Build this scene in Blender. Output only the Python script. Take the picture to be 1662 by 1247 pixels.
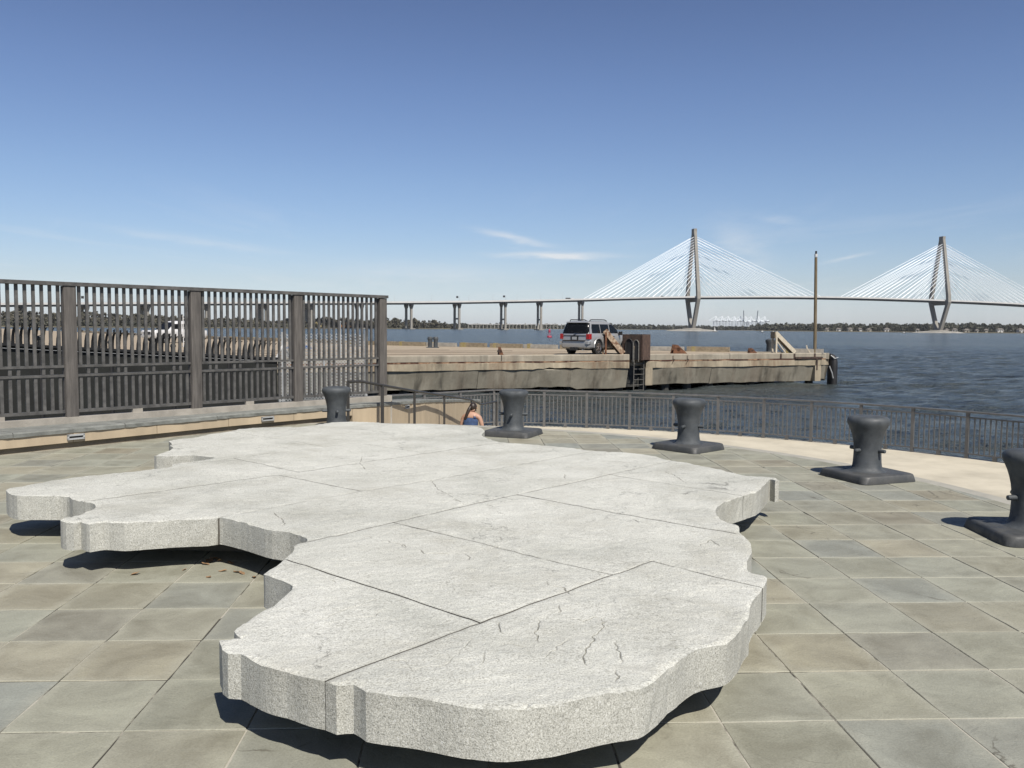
import bpy, bmesh, math, random
import numpy as np
from mathutils import Vector, Matrix, geometry

random.seed(7); RNG = np.random.default_rng(7)
PI = math.pi
SC = bpy.context.scene
COL = SC.collection
for o in list(bpy.data.objects):
    bpy.data.objects.remove(o)

# ------------------------------------------------------------------ camera
F, CX, CY, W0 = 1381.0, 831.0, 623.5, 1662.0
PITCH, ROLL, EYE = math.atan((623.5 - 532.0) / 1381.0), 0.008, 1.6
cam_d = bpy.data.cameras.new('camera'); cam = bpy.data.objects.new('camera', cam_d); COL.objects.link(cam)
CR = Matrix.Rotation(PI / 2 - PITCH, 3, 'X') @ Matrix.Rotation(ROLL, 3, 'Z')
cam.matrix_world = Matrix.Translation((0, 0, EYE)) @ CR.to_4x4()
cam_d.sensor_width = 36.0; cam_d.lens = F / W0 * 36.0
cam_d.clip_start = 0.1; cam_d.clip_end = 60000
SC.camera = cam
SC.render.resolution_x, SC.render.resolution_y = 1024, 768

# ------------------------------------------------------------------ sky and sun
SUN = Vector((0.263, -0.572, 0.777)).normalized()
SUN_EL = math.asin(SUN.z); SUN_AZ = math.atan2(SUN.x, SUN.y)
SKY_STRENGTH = 0.060
HAZE = 0.00003
world = bpy.data.worlds.new('World'); SC.world = world; world.use_nodes = True
wn, wl = world.node_tree.nodes, world.node_tree.links
wn.clear()
w_out = wn.new('ShaderNodeOutputWorld'); w_bg = wn.new('ShaderNodeBackground')
sky = wn.new('ShaderNodeTexSky'); sky.sky_type = 'NISHITA'; sky.sun_disc = False
sky.sun_elevation = SUN_EL; sky.sun_rotation = SUN_AZ
sky.altitude = 0; sky.air_density = 1.0; sky.dust_density = 0.6; sky.ozone_density = 2.2
w_bg.inputs['Strength'].default_value = SKY_STRENGTH


def wmath(op, a, b=None, c=None):
    n = wn.new('ShaderNodeMath'); n.operation = op
    for i, v in enumerate((a, b, c)):
        if v is None: continue
        if isinstance(v, (int, float)): n.inputs[i].default_value = v
        else: wl.new(v, n.inputs[i])
    return n.outputs[0]


tc = wn.new('ShaderNodeTexCoord'); sep = wn.new('ShaderNodeSeparateXYZ')
wl.new(tc.outputs['Generated'], sep.inputs[0])
dx, dy, dz = sep.outputs
# thin cirrus on a high layer, everywhere in the sky
zc = wmath('MAXIMUM', dz, 0.03)
comb = wn.new('ShaderNodeCombineXYZ')
wl.new(wmath('DIVIDE', dx, zc), comb.inputs[0]); wl.new(wmath('DIVIDE', dy, zc), comb.inputs[1])
mp = wn.new('ShaderNodeMapping'); mp.inputs['Scale'].default_value = (0.55, 0.16, 1); mp.inputs['Rotation'].default_value = (0, 0, -0.5)
mp.inputs['Location'].default_value = (1.3, 4.1, 0)
wl.new(comb.outputs[0], mp.inputs[0])
cn = wn.new('ShaderNodeTexNoise'); cn.inputs['Scale'].default_value = 1.0; cn.inputs['Detail'].default_value = 7; cn.inputs['Roughness'].default_value = 0.62
cn.inputs['Distortion'].default_value = 0.8
wl.new(mp.outputs[0], cn.inputs['Vector'])
cr = wn.new('ShaderNodeMapRange'); cr.inputs[1].default_value = 0.54; cr.inputs[2].default_value = 0.86; cr.inputs[3].default_value = 0; cr.inputs[4].default_value = 0.30
wl.new(cn.outputs['Fac'], cr.inputs[0])
low = wn.new('ShaderNodeMapRange'); low.inputs[1].default_value = 0.17; low.inputs[2].default_value = 0.09
wl.new(dz, low.inputs[0])
cirrus = wmath('MULTIPLY', cr.outputs[0], low.outputs[0])
# a few separate streaks of cirrus: (azimuth, elevation, half length, half height, tilt, density)
az = wmath('ARCTAN2', dx, dy); el = wmath('ARCSINE', dz)
fray = wn.new('ShaderNodeTexNoise'); fray.inputs['Scale'].default_value = 26; fray.inputs['Detail'].default_value = 6
fmap = wn.new('ShaderNodeMapping'); fmap.inputs['Scale'].default_value = (1, 1, 5)
wl.new(tc.outputs['Generated'], fmap.inputs[0]); wl.new(fmap.outputs[0], fray.inputs['Vector'])
streaks = None
for (a0, e0, sa, se, tilt, dens) in [(0.050, 0.084, 0.055, 0.0034, -0.010, 1.0), (0.0, 0.104, 0.034, 0.0042, -0.22, 0.62),
                                     (0.26, 0.093, 0.030, 0.018, -0.5, 0.26), (0.37, 0.078, 0.020, 0.0020, 0.22, 0.42),
                                     (-0.36, 0.092, 0.085, 0.0042, -0.10, 0.24), (-0.10, 0.062, 0.10, 0.012, 0.0, 0.26),
                                     (0.56, 0.082, 0.02, 0.004, 0.3, 0.2), (0.30, 0.122, 0.02, 0.0035, -0.1, 0.18)]:
    da = wmath('SUBTRACT', az, a0)
    de = wmath('SUBTRACT', wmath('SUBTRACT', el, e0), wmath('MULTIPLY', da, tilt))
    de = wmath('ADD', de, wmath('MULTIPLY', wmath('SUBTRACT', fray.outputs['Fac'], 0.5), se * 2.6))
    q = wmath('ADD', wmath('POWER', wmath('ABSOLUTE', wmath('DIVIDE', da, sa)), 2.0), wmath('POWER', wmath('ABSOLUTE', wmath('DIVIDE', de, se)), 2.0))
    g = wmath('MULTIPLY', wmath('EXPONENT', wmath('MULTIPLY', q, -1.0)), wmath('MULTIPLY', fray.outputs['Fac'], dens * 1.7))
    streaks = g if streaks is None else wmath('ADD', streaks, g)
cl = wmath('MINIMUM', wmath('ADD', cirrus, streaks), 0.8)
wmix = wn.new('ShaderNodeMixRGB'); wmix.inputs[2].default_value = (9.6, 9.8, 10.0, 1)
# clear dry spring air: bluer aloft and whiter at the horizon than the default atmosphere, the same all the way round
tint = wn.new('ShaderNodeValToRGB'); te = tint.color_ramp.elements
tint_stops = [(0.0, (1.27, 1.38, 1.82)), (0.0157, (1.24, 1.34, 1.73)), (0.052, (1.12, 1.15, 1.36)), (0.096, (1.06, 1.11, 1.30)), (0.165, (1.03, 1.08, 1.26)), (0.266, (0.95, 0.985, 1.19)), (0.357, (0.84, 0.855, 1.05)), (0.7, (0.74, 0.78, 0.96))]
te[0].position = 0; te[0].color = (*[v / 2 for v in tint_stops[0][1]], 1); te[1].position = 0.7; te[1].color = (*[v / 2 for v in tint_stops[-1][1]], 1)
for p_, c_ in tint_stops[1:-1]:
    k_ = te.new(p_); k_.color = (*[v / 2 for v in c_], 1)
wl.new(wmath('MAXIMUM', dz, 0.0), tint.inputs[0])
tm = wn.new('ShaderNodeMixRGB'); tm.blend_type = 'MULTIPLY'; tm.inputs[0].default_value = 1
wl.new(sky.outputs[0], tm.inputs[1]); wl.new(tint.outputs[0], tm.inputs[2])
ts = wn.new('ShaderNodeVectorMath'); ts.operation = 'SCALE'; ts.inputs[3].default_value = 2.0
wl.new(tm.outputs[0], ts.inputs[0])
wl.new(cl, wmix.inputs[0]); wl.new(ts.outputs[0], wmix.inputs[1])
wl.new(wmix.outputs[0], w_bg.inputs[0]); wl.new(w_bg.outputs[0], w_out.inputs[0])

sun_d = bpy.data.lights.new('sun', 'SUN'); sun_d.energy = 5.0; sun_d.angle = math.radians(0.53); sun_d.color = (1.0, 0.94, 0.85)
sun_o = bpy.data.objects.new('sun', sun_d); COL.objects.link(sun_o)
sun_o.rotation_euler = (-SUN).to_track_quat('-Z', 'Y').to_euler()
SC.view_settings.view_transform = 'Standard'; SC.view_settings.look = 'None'
SC.view_settings.exposure = 0.5; SC.view_settings.gamma = 1.0; SC.view_settings.use_curve_mapping = False
SC.cycles.max_bounces = 6; SC.cycles.diffuse_bounces = 3; SC.cycles.glossy_bounces = 3
SC.cycles.transparent_max_bounces = 8; SC.cycles.use_denoising = True


# ------------------------------------------------------------------ helpers
def ray(px, py):
    return CR @ Vector(((px - CX) / F, -(py - CY) / F, -1.0))


def at(px, py, z):                     # point of the plane z seen at photo pixel (px, py)
    r = ray(px, py); t = (z - EYE) / r.z
    return Vector((r.x * t, r.y * t, z))


def atd(px, py, d):                    # point at depth d (world Y) seen at photo pixel
    r = ray(px, py); t = d / r.y
    return Vector((r.x * t, d, EYE + r.z * t))


def proj(p):
    q = CR.transposed() @ (Vector(p) - Vector((0, 0, EYE)))
    if q.z > -0.05: return None
    return (CX - q.x / q.z * F, CY + q.y / q.z * F)


_perm = np.random.default_rng(3).random((256, 256))


def vnoise(x, y):
    x = np.asarray(x, float); y = np.asarray(y, float)
    xi = np.floor(x).astype(int); yi = np.floor(y).astype(int)
    fx = x - xi; fy = y - yi
    fx = fx * fx * (3 - 2 * fx); fy = fy * fy * (3 - 2 * fy)
    g = lambda a, b: _perm[a & 255, b & 255]
    return (g(xi, yi) * (1 - fx) + g(xi + 1, yi) * fx) * (1 - fy) + (g(xi, yi + 1) * (1 - fx) + g(xi + 1, yi + 1) * fx) * fy


def fbm(x, y, o=4, s=1.0):
    v = 0; a = 0.5; t = 0
    for i in range(o):
        v = v + a * vnoise(np.asarray(x) * s + 17.3 * i, np.asarray(y) * s + 9.1 * i); t += a; a *= 0.5; s *= 2.03
    return v / t


class MB:
    def __init__(s): s.v = []; s.f = []

    def add(s, vs, fs):
        b = len(s.v); s.v += [tuple(p) for p in vs]; s.f += [tuple(b + i for i in f) for f in fs]; return s

    def box(s, c, size, rz=0.0, M=None):
        hx, hy, hz = size[0] / 2, size[1] / 2, size[2] / 2
        vs = [Vector((x, y, z)) for z in (-hz, hz) for y in (-hy, hy) for x in (-hx, hx)]
        R = M if M is not None else Matrix.Rotation(rz, 3, 'Z')
        vs = [R @ v + Vector(c) for v in vs]
        return s.add(vs, [(0, 2, 3, 1), (4, 5, 7, 6), (0, 1, 5, 4), (2, 6, 7, 3), (0, 4, 6, 2), (1, 3, 7, 5)])

    def bar(s, a, b, w, h, up=(0, 0, 1)):       # square bar from a to b
        a = Vector(a); b = Vector(b); d = b - a; L = d.length
        if L < 1e-6: return s
        d.normalize(); u = Vector(up)
        if abs(d.dot(u)) > 0.98: u = Vector((0, 1, 0))
        x = d.cross(u).normalized(); z = x.cross(d).normalized()
        vs = []
        for p in (a, b):
            for (i, j) in ((-1, -1), (1, -1), (1, 1), (-1, 1)):
                vs.append(p + x * (i * w / 2) + z * (j * h / 2))
        return s.add(vs, [(0, 1, 2, 3), (7, 6, 5, 4), (0, 4, 5, 1), (1, 5, 6, 2), (2, 6, 7, 3), (3, 7, 4, 0)])

    def tube(s, pts, r, n=8, caps=True):
        pts = [Vector(p) for p in pts]
        rs = r if isinstance(r, (list, tuple)) else [r] * len(pts)
        rings = []; prev = None
        for i, p in enumerate(pts):
            d = (pts[min(i + 1, len(pts) - 1)] - pts[max(i - 1, 0)]).normalized()
            if prev is None:
                u = Vector((0, 0, 1)) if abs(d.z) < 0.9 else Vector((1, 0, 0))
            else: u = prev
            x = d.cross(u).normalized(); y = x.cross(d).normalized(); prev = y
            rings.append([p + (x * math.cos(2 * PI * k / n) + y * math.sin(2 * PI * k / n)) * rs[i] for k in range(n)])
        b = [v for R_ in rings for v in R_]; fs = []
        for i in range(len(rings) - 1):
            for k in range(n):
                k2 = (k + 1) % n
                fs.append((i * n + k, i * n + k2, (i + 1) * n + k2, (i + 1) * n + k))
        if caps:
            fs.append(tuple(range(n - 1, -1, -1))); fs.append(tuple((len(rings) - 1) * n + k for k in range(n)))
        return s.add(b, fs)

    def lathe(s, prof, c=(0, 0, 0), n=28):
        vs = []; fs = []; idx = []
        for (r, z) in prof:
            if r < 1e-5: vs.append((c[0], c[1], c[2] + z)); idx.append([len(vs) - 1] * n)
            else:
                idx.append(list(range(len(vs), len(vs) + n)))
                vs += [(c[0] + r * math.cos(2 * PI * k / n), c[1] + r * math.sin(2 * PI * k / n), c[2] + z) for k in range(n)]
        for i in range(len(prof) - 1):
            for k in range(n):
                k2 = (k + 1) % n
                f = []
                for q in (idx[i][k], idx[i][k2], idx[i + 1][k2], idx[i + 1][k]):
                    if q not in f: f.append(q)
                if len(f) > 2: fs.append(tuple(f))
        return s.add(vs, fs)

    def prism(s, poly, z0, z1):                # vertical prism over a CCW polygon
        n = len(poly)
        vs = [(p[0], p[1], z0) for p in poly] + [(p[0], p[1], z1) for p in poly]
        fs = [tuple(range(n - 1, -1, -1)), tuple(range(n, 2 * n))]
        fs += [(i, (i + 1) % n, n + (i + 1) % n, n + i) for i in range(n)]
        return s.add(vs, fs)

    def loft(s, rings, caps=True, closed=True):
        n = len(rings[0]); b = [v for r in rings for v in r]; fs = []
        for i in range(len(rings) - 1):
            for k in range(n if closed else n - 1):
                k2 = (k + 1) % n
                fs.append((i * n + k, i * n + k2, (i + 1) * n + k2, (i + 1) * n + k))
        if caps:
            fs.append(tuple(range(n - 1, -1, -1))); fs.append(tuple((len(rings) - 1) * n + k for k in range(n)))
        return s.add(b, fs)

    def mesh(s, name, m, smooth=None):
        me = bpy.data.meshes.new(name); me.from_pydata(s.v, [], s.f); me.validate(); me.update()
        if m is not None: me.materials.append(m)
        if smooth is not None: shade(me, smooth)
        return me


def shade(me, deg):
    me.polygons.foreach_set('use_smooth', [True] * len(me.polygons))
    if deg < 179:
        try: me.set_sharp_from_angle(angle=math.radians(deg))
        except Exception: pass


def fixnormals(me):
    bm = bmesh.new(); bm.from_mesh(me); bmesh.ops.recalc_face_normals(bm, faces=bm.faces); bm.to_mesh(me); bm.free(); return me


MW = {}


def obj(name, me, parent=None, m=None, smooth=None, loc=None, rz=0.0, local=False):
    if isinstance(me, MB): me = me.mesh(name, m, smooth)
    o = bpy.data.objects.new(name, me); COL.objects.link(o)
    if loc is not None: o.location = loc
    o.rotation_euler = (0, 0, rz)
    M = Matrix.Translation(loc or (0, 0, 0)) @ Matrix.Rotation(rz, 4, 'Z')
    if parent is not None:
        o.parent = parent
        if not local:
            o.matrix_parent_inverse = MW[parent.name].inverted(); MW[o.name] = M
        else: MW[o.name] = MW[parent.name] @ M
    else: MW[o.name] = M
    return o


def tag(o, label, cat, group=None, kind=None):
    if label: o['label'] = label
    if cat: o['category'] = cat
    if group: o['group'] = group
    if kind: o['kind'] = kind
    return o


def thing(name, label, cat, loc=(0, 0, 0), rz=0.0, group=None):
    o = bpy.data.objects.new(name, None); COL.objects.link(o); o.empty_display_size = 0.2
    o.location = loc; o.rotation_euler = (0, 0, rz)
    MW[o.name] = Matrix.Translation(loc) @ Matrix.Rotation(rz, 4, 'Z')
    return tag(o, label, cat, group)


def struct(name, me, m=None, smooth=None):
    o = obj(name, me, None, m, smooth); o['kind'] = 'structure'; return o


def dup(root, loc, rz, label):
    r = root.copy(); COL.objects.link(r); r.location = loc; r.rotation_euler = (0, 0, rz); r['label'] = label
    for ch in root.children:
        c = ch.copy(); COL.objects.link(c); c.parent = r
        for g in ch.children:
            d = g.copy(); COL.objects.link(d); d.parent = c
    return r


# ------------------------------------------------------------------ materials
def new_mat(name):
    m = bpy.data.materials.new(name); m.use_nodes = True
    n, l = m.node_tree.nodes, m.node_tree.links
    return m, n, l, n['Principled BSDF']


def N(n, l, typ, **kw):
    x = n.new('ShaderNode' + typ)
    for k, v in kw.items():
        if k.startswith('_'): setattr(x, k[1:], v)
        else:
            key = k.replace('__', ' ')
            s = x.inputs[int(key[1:])] if key[0] == 'i' and key[1:].isdigit() else x.inputs[key]
            if hasattr(v, 'links'): l.new(v, s)
            else: s.default_value = v
    return x


def ramp(n, l, fac, stops, interp='LINEAR'):
    r = n.new('ShaderNodeValToRGB'); r.color_ramp.interpolation = interp
    e = r.color_ramp.elements
    while len(e) > 1: e.remove(e[0])
    e[0].position = stops[0][0]; e[0].color = (*stops[0][1], 1)
    for p, c in stops[1:]:
        k = e.new(p); k.color = (*c, 1)
    l.new(fac, r.inputs[0]); return r.outputs[0]


def pos(n, l, scale=(1, 1, 1), obj_space=False):
    src = n.new('ShaderNodeTexCoord').outputs['Object'] if obj_space else n.new('ShaderNodeNewGeometry').outputs['Position']
    mpn = n.new('ShaderNodeMapping'); mpn.inputs['Scale'].default_value = scale; l.new(src, mpn.inputs[0])
    return mpn.outputs[0]


def noise(n, l, vec, scale, detail=4, rough=0.55, dist=0.0):
    x = n.new('ShaderNodeTexNoise'); l.new(vec, x.inputs['Vector'])
    x.inputs['Scale'].default_value = scale; x.inputs['Detail'].default_value = detail
    x.inputs['Roughness'].default_value = rough; x.inputs['Distortion'].default_value = dist
    return x.outputs['Fac']


def mixc(n, l, fac, a, b, mode='MIX'):
    x = n.new('ShaderNodeMixRGB'); x.blend_type = mode
    for i, v in ((0, fac), (1, a), (2, b)):
        if hasattr(v, 'links'): l.new(v, x.inputs[i])
        elif isinstance(v, (int, float)): x.inputs[i].default_value = v
        else: x.inputs[i].default_value = (*v, 1)
    return x.outputs[0]


def mth(n, l, op, a, b=None):
    x = n.new('ShaderNodeMath'); x.operation = op
    for i, v in enumerate((a, b)):
        if v is None: continue
        if hasattr(v, 'links'): l.new(v, x.inputs[i])
        else: x.inputs[i].default_value = v
    return x.outputs[0]


def rng(n, l, v, a, b, c=0.0, d=1.0):
    x = n.new('ShaderNodeMapRange'); l.new(v, x.inputs[0])
    for i, q in enumerate((a, b, c, d)): x.inputs[i + 1].default_value = q
    return x.outputs[0]


def bump(n, l, h, strength, dist, prev=None):
    b = n.new('ShaderNodeBump'); b.inputs['Strength'].default_value = strength; b.inputs['Distance'].default_value = dist
    l.new(h, b.inputs['Height'])
    if prev is not None: l.new(prev, b.inputs['Normal'])
    return b.outputs[0]


M = {}
KA = 0.62            # measured brightness in the photograph -> base colour at this exposure


def simple(name, c, rough=0.6, metal=0.0, var=0.18, scale=3.0, bmp=0.0, bscale=40.0, c2=None, lo=0.35, hi=0.7, stretch=(1, 1, 1), obj_space=False, spec=None):
    if metal < 0.25:
        c = tuple(x * KA for x in c); c2 = tuple(x * KA for x in c2) if c2 else None
    m, n, l, p = new_mat(name)
    v = pos(n, l, stretch, obj_space)
    f = noise(n, l, v, scale, 6, 0.6)
    a = tuple(x * (1 - var) for x in c); b = c2 if c2 else tuple(min(1, x * (1 + var)) for x in c)
    l.new(ramp(n, l, f, [(lo, a), (hi, b)]), p.inputs['Base Color'])
    p.inputs['Roughness'].default_value = rough; p.inputs['Metallic'].default_value = metal
    if spec is not None: p.inputs['Specular IOR Level'].default_value = spec
    if bmp: l.new(bump(n, l, noise(n, l, v, bscale, 5, 0.6), bmp, 0.01), p.inputs['Normal'])
    return m




def m_granite(name, side):
    m, n, l, p = new_mat(name)
    v = pos(n, l)
    fl = noise(n, l, v, 185 if side else 150, 3, 0.62)
    fine = noise(n, l, v, 90, 2, 0.5)
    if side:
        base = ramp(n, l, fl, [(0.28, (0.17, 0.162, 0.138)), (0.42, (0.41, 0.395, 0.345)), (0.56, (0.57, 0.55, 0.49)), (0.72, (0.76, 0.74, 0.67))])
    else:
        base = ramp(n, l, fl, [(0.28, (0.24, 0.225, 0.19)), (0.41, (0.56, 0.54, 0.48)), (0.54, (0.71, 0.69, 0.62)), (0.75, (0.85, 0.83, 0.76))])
    base = mixc(n, l, rng(n, l, fine, 0.62, 0.72, 0, 0.45 if side else 0.3), base, (0.22, 0.215, 0.20))
    base = mixc(n, l, rng(n, l, fine, 0.36, 0.28, 0, 0.5), base, (0.80, 0.79, 0.77))
    big = noise(n, l, v, 1.7, 5, 0.62, 0.4)
    base = mixc(n, l, 1.0, base, ramp(n, l, big, [(0.3, (0.80, 0.79, 0.76)), (0.5, (0.95, 0.95, 0.94)), (0.72, (1.04, 1.04, 1.03))]), 'MULTIPLY')
    patch = noise(n, l, v, 3.3, 6, 0.7, 1.2)
    base = mixc(n, l, rng(n, l, patch, 0.60, 0.72, 0, 0.35), base, (0.40, 0.375, 0.32))
    if not side:   # dirt settled in hairline fractures of the split face
        w = N(n, l, 'TexNoise', Vector=v, Scale=2.2, Detail=6.0, Roughness=0.65)
        vv = n.new('ShaderNodeVectorMath'); vv.operation = 'MULTIPLY_ADD'
        l.new(w.outputs['Color'], vv.inputs[0]); vv.inputs[1].default_value = (0.9, 0.9, 0.0); l.new(v, vv.inputs[2])
        vo = n.new('ShaderNodeTexVoronoi'); vo.feature = 'DISTANCE_TO_EDGE'; vo.inputs['Scale'].default_value = 0.9
        l.new(vv.outputs[0], vo.inputs['Vector'])
        cr_ = mth(n, l, 'MULTIPLY', rng(n, l, vo.outputs['Distance'], 0.006, 0.0, 0, 1), rng(n, l, noise(n, l, v, 1.9, 4), 0.50, 0.60, 0, 0.8))
        base = mixc(n, l, cr_, base, (0.13, 0.125, 0.11))
    p.inputs['Roughness'].default_value = 0.78
    led = None
    if not side:
        at_ = n.new('ShaderNodeAttribute'); at_.attribute_name = 'dirt'
        sp = mth(n, l, 'MULTIPLY', rng(n, l, noise(n, l, v, 62, 3, 0.6), 0.53, 0.64, 0, 1), rng(n, l, noise(n, l, v, 2.4, 6, 0.66, 1.0), 0.46, 0.66, 0.05, 0.75))
        base = mixc(n, l, sp, base, (0.30, 0.285, 0.235))
        base = mixc(n, l, 1.0, base, ramp(n, l, noise(n, l, v, 0.8, 6, 0.62, 0.8), [(0.32, (0.84, 0.845, 0.83)), (0.52, (1.0, 1.0, 0.99)), (0.7, (1.05, 1.05, 1.05))]), 'MULTIPLY')
        base = mixc(n, l, rng(n, l, at_.outputs['Fac'], 0.10, 0.60, 0, 0.72), base, (0.19, 0.178, 0.145))
        for (sc_, cnt, off) in ((0.75, 9.0, (3, 1, 0)), (1.9, 6.0, (11, 7, 0))):
            mp_ = n.new('ShaderNodeMapping'); mp_.inputs['Location'].default_value = off; mp_.inputs['Scale'].default_value = (1, 1, 0); l.new(v, mp_.inputs[0])
            h_ = mth(n, l, 'DIVIDE', mth(n, l, 'FLOOR', mth(n, l, 'MULTIPLY', noise(n, l, mp_.outputs[0], sc_, 8, 0.62, 0.6), cnt)), cnt)
            led = bump(n, l, h_, 1.0, 0.10 if sc_ < 1 else 0.06, led)
            l.new(rng(n, l, noise(n, l, mp_.outputs[0], 0.9, 3), 0.44, 0.60, 0.05, 0.9), led.node.inputs['Strength'])
    base = mixc(n, l, 1.0, base, (KA * 1.12, KA * 1.16, KA * 1.19), 'MULTIPLY')
    l.new(base, p.inputs['Base Color'])
    b1 = bump(n, l, noise(n, l, v, 26, 6, 0.7), 0.55 if not side else 0.25, 0.02, led)
    b2 = bump(n, l, fl, 0.35, 0.006, b1)
    l.new(b2, p.inputs['Normal'])
    return m


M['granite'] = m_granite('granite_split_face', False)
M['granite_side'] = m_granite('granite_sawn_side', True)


PHI, DU, DV = 0.05, 0.4777, 0.4925


def m_paver(name, k=1.0):
    m, n, l, p = new_mat(name)
    v = pos(n, l)
    oi = n.new('ShaderNodeObjectInfo')
    tone = ramp(n, l, oi.outputs['Random'], [(0.0, (0.27, 0.275, 0.24)), (0.14, (0.34, 0.338, 0.288)), (0.28, (0.312, 0.320, 0.288)), (0.40, (0.365, 0.345, 0.285)), (0.50, (0.31, 0.305, 0.262)),
                                             (0.62, (0.285, 0.300, 0.288)), (0.74, (0.285, 0.262, 0.212)), (0.84, (0.35, 0.36, 0.32)), (0.93, (0.325, 0.308, 0.252)), (1.0, (0.38, 0.362, 0.305))])
    off = n.new('ShaderNodeVectorMath'); off.operation = 'MULTIPLY_ADD'
    l.new(oi.outputs['Random'], off.inputs[0]); off.inputs[1].default_value = (37, 91, 13); l.new(v, off.inputs[2])
    vv = off.outputs[0]
    c = mixc(n, l, 1.0, tone, ramp(n, l, noise(n, l, vv, 2.6, 7, 0.62, 0.8), [(0.32, (0.77, 0.76, 0.73)), (0.5, (0.97, 0.97, 0.96)), (0.68, (1.17, 1.18, 1.17))]), 'MULTIPLY')
    c = mixc(n, l, rng(n, l, noise(n, l, vv, 5.0, 8, 0.7, 1.5), 0.60, 0.78, 0, 0.38), c, (0.40, 0.40, 0.365))
    c = mixc(n, l, rng(n, l, noise(n, l, vv, 7.5, 6, 0.65, 2.2), 0.64, 0.74, 0, 0.30), c, (0.16, 0.15, 0.135))
    lp = n.new('ShaderNodeTexCoord').outputs['Object']; lm_ = n.new('ShaderNodeMapping'); lm_.inputs['Rotation'].default_value = (0, 0, -PHI); l.new(lp, lm_.inputs[0])
    sx_ = n.new('ShaderNodeSeparateXYZ'); l.new(lm_.outputs[0], sx_.inputs[0])
    ed = mth(n, l, 'MAXIMUM', mth(n, l, 'ABSOLUTE', mth(n, l, 'DIVIDE', sx_.outputs[0], DU / 2)), mth(n, l, 'ABSOLUTE', mth(n, l, 'DIVIDE', sx_.outputs[1], DV / 2)))
    ed = mth(n, l, 'ADD', ed, mth(n, l, 'MULTIPLY', mth(n, l, 'SUBTRACT', noise(n, l, vv, 4.0, 5, 0.65), 0.5), 0.75))
    c = mixc(n, l, rng(n, l, ed, 0.76, 1.10, 0, 0.50), c, (0.445, 0.445, 0.395))
    c = mixc(n, l, rng(n, l, noise(n, l, vv, 17, 5, 0.7, 1.0), 0.66, 0.76, 0, 0.4), c, (0.17, 0.16, 0.13))
    c = mixc(n, l, rng(n, l, noise(n, l, vv, 11, 7, 0.72, 3.0), 0.60, 0.72, 0, 0.35), c, (0.42, 0.415, 0.36))
    c = mixc(n, l, 0.8, c, ramp(n, l, noise(n, l, v, 110, 5, 0.7), [(0.3, (0.78, 0.78, 0.76)), (0.5, (1, 1, 1)), (0.7, (1.16, 1.16, 1.16))]), 'MULTIPLY')
    c = mixc(n, l, rng(n, l, noise(n, l, v, 34, 3, 0.6), 0.68, 0.75, 0, 0.45), c, (0.13, 0.12, 0.10))
    wv_ = n.new('ShaderNodeTexVoronoi'); wv_.feature = 'DISTANCE_TO_EDGE'; wv_.inputs['Scale'].default_value = 1.1
    dw = N(n, l, 'TexNoise', Vector=vv, Scale=3.0, Detail=5.0); dm = n.new('ShaderNodeVectorMath'); dm.operation = 'MULTIPLY_ADD'
    l.new(dw.outputs['Color'], dm.inputs[0]); dm.inputs[1].default_value = (0.5, 0.5, 0); l.new(vv, dm.inputs[2]); l.new(dm.outputs[0], wv_.inputs['Vector'])
    hair = mth(n, l, 'MULTIPLY', rng(n, l, wv_.outputs['Distance'], 0.006, 0.001, 0, 1), rng(n, l, noise(n, l, vv, 1.4, 3), 0.58, 0.64, 0, 0.7))
    c = mixc(n, l, hair, c, (0.10, 0.09, 0.07))
    c = mixc(n, l, 1.0, c, (KA * 1.065, KA * 1.055, KA * .965), 'MULTIPLY')
    l.new(c, p.inputs['Base Color'])
    l.new(rng(n, l, noise(n, l, vv, 4, 4), 0.3, 0.7, 0.62, 0.82), p.inputs['Roughness'])
    cl_h = mth(n, l, 'DIVIDE', mth(n, l, 'FLOOR', mth(n, l, 'MULTIPLY', noise(n, l, vv, 2.3, 8, 0.66, 1.2), 7.0)), 7.0)
    b = bump(n, l, cl_h, 0.30, 0.03)
    b = bump(n, l, noise(n, l, vv, 7, 7, 0.66, 1.0), 0.35, 0.02, b)
    l.new(bump(n, l, noise(n, l, v, 90, 4), 0.12, 0.006, b), p.inputs['Normal'])
    return m


M['paver'] = m_paver('bluestone')
M['mortar'] = simple('mortar', (0.50, 0.475, 0.40), 0.9, c2=(0.055, 0.05, 0.04), lo=0.475, hi=0.54, scale=1.7, var=0.0, bmp=0.4)
M['cream'] = simple('pale_concrete', (0.62, 0.565, 0.44), 0.85, scale=0.9, bmp=0.2, bscale=60, c2=(0.71, 0.65, 0.51), lo=0.30, hi=0.62)
M['tan'] = simple('sandstone_panel', (0.56, 0.455, 0.315), 0.8, var=0.10, scale=5, stretch=(1, 1, 0.3), bmp=0.1)
M['toe'] = simple('toe_stone', (0.25, 0.21, 0.15), 0.85, var=0.15, scale=3)
M['coping'] = simple('bluestone_coping', (0.245, 0.255, 0.235), 0.8, var=0.22, scale=6, bmp=0.5, bscale=22)
M['kerbstone'] = simple('kerb_concrete', (0.43, 0.40, 0.345), 0.88, var=0.2, scale=4, bmp=0.25)
M['iron'] = simple('painted_iron', (0.066, 0.077, 0.086), 0.5, var=0.25, scale=7, bmp=0.16, bscale=45, c2=(0.098, 0.110, 0.119))
M['plate'] = simple('painted_iron_plate', (0.074, 0.082, 0.087), 0.62, var=0.3, scale=5, bmp=0.12, bscale=45, c2=(0.098, 0.098, 0.094))
M['rail'] = simple('weathered_rail', (0.158, 0.155, 0.150), 0.55, var=0.22, scale=9)
M['fence'] = simple('fence_metal', (0.092, 0.090, 0.086), 0.6, var=0.25, scale=9, c2=(0.15, 0.146, 0.138))
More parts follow.
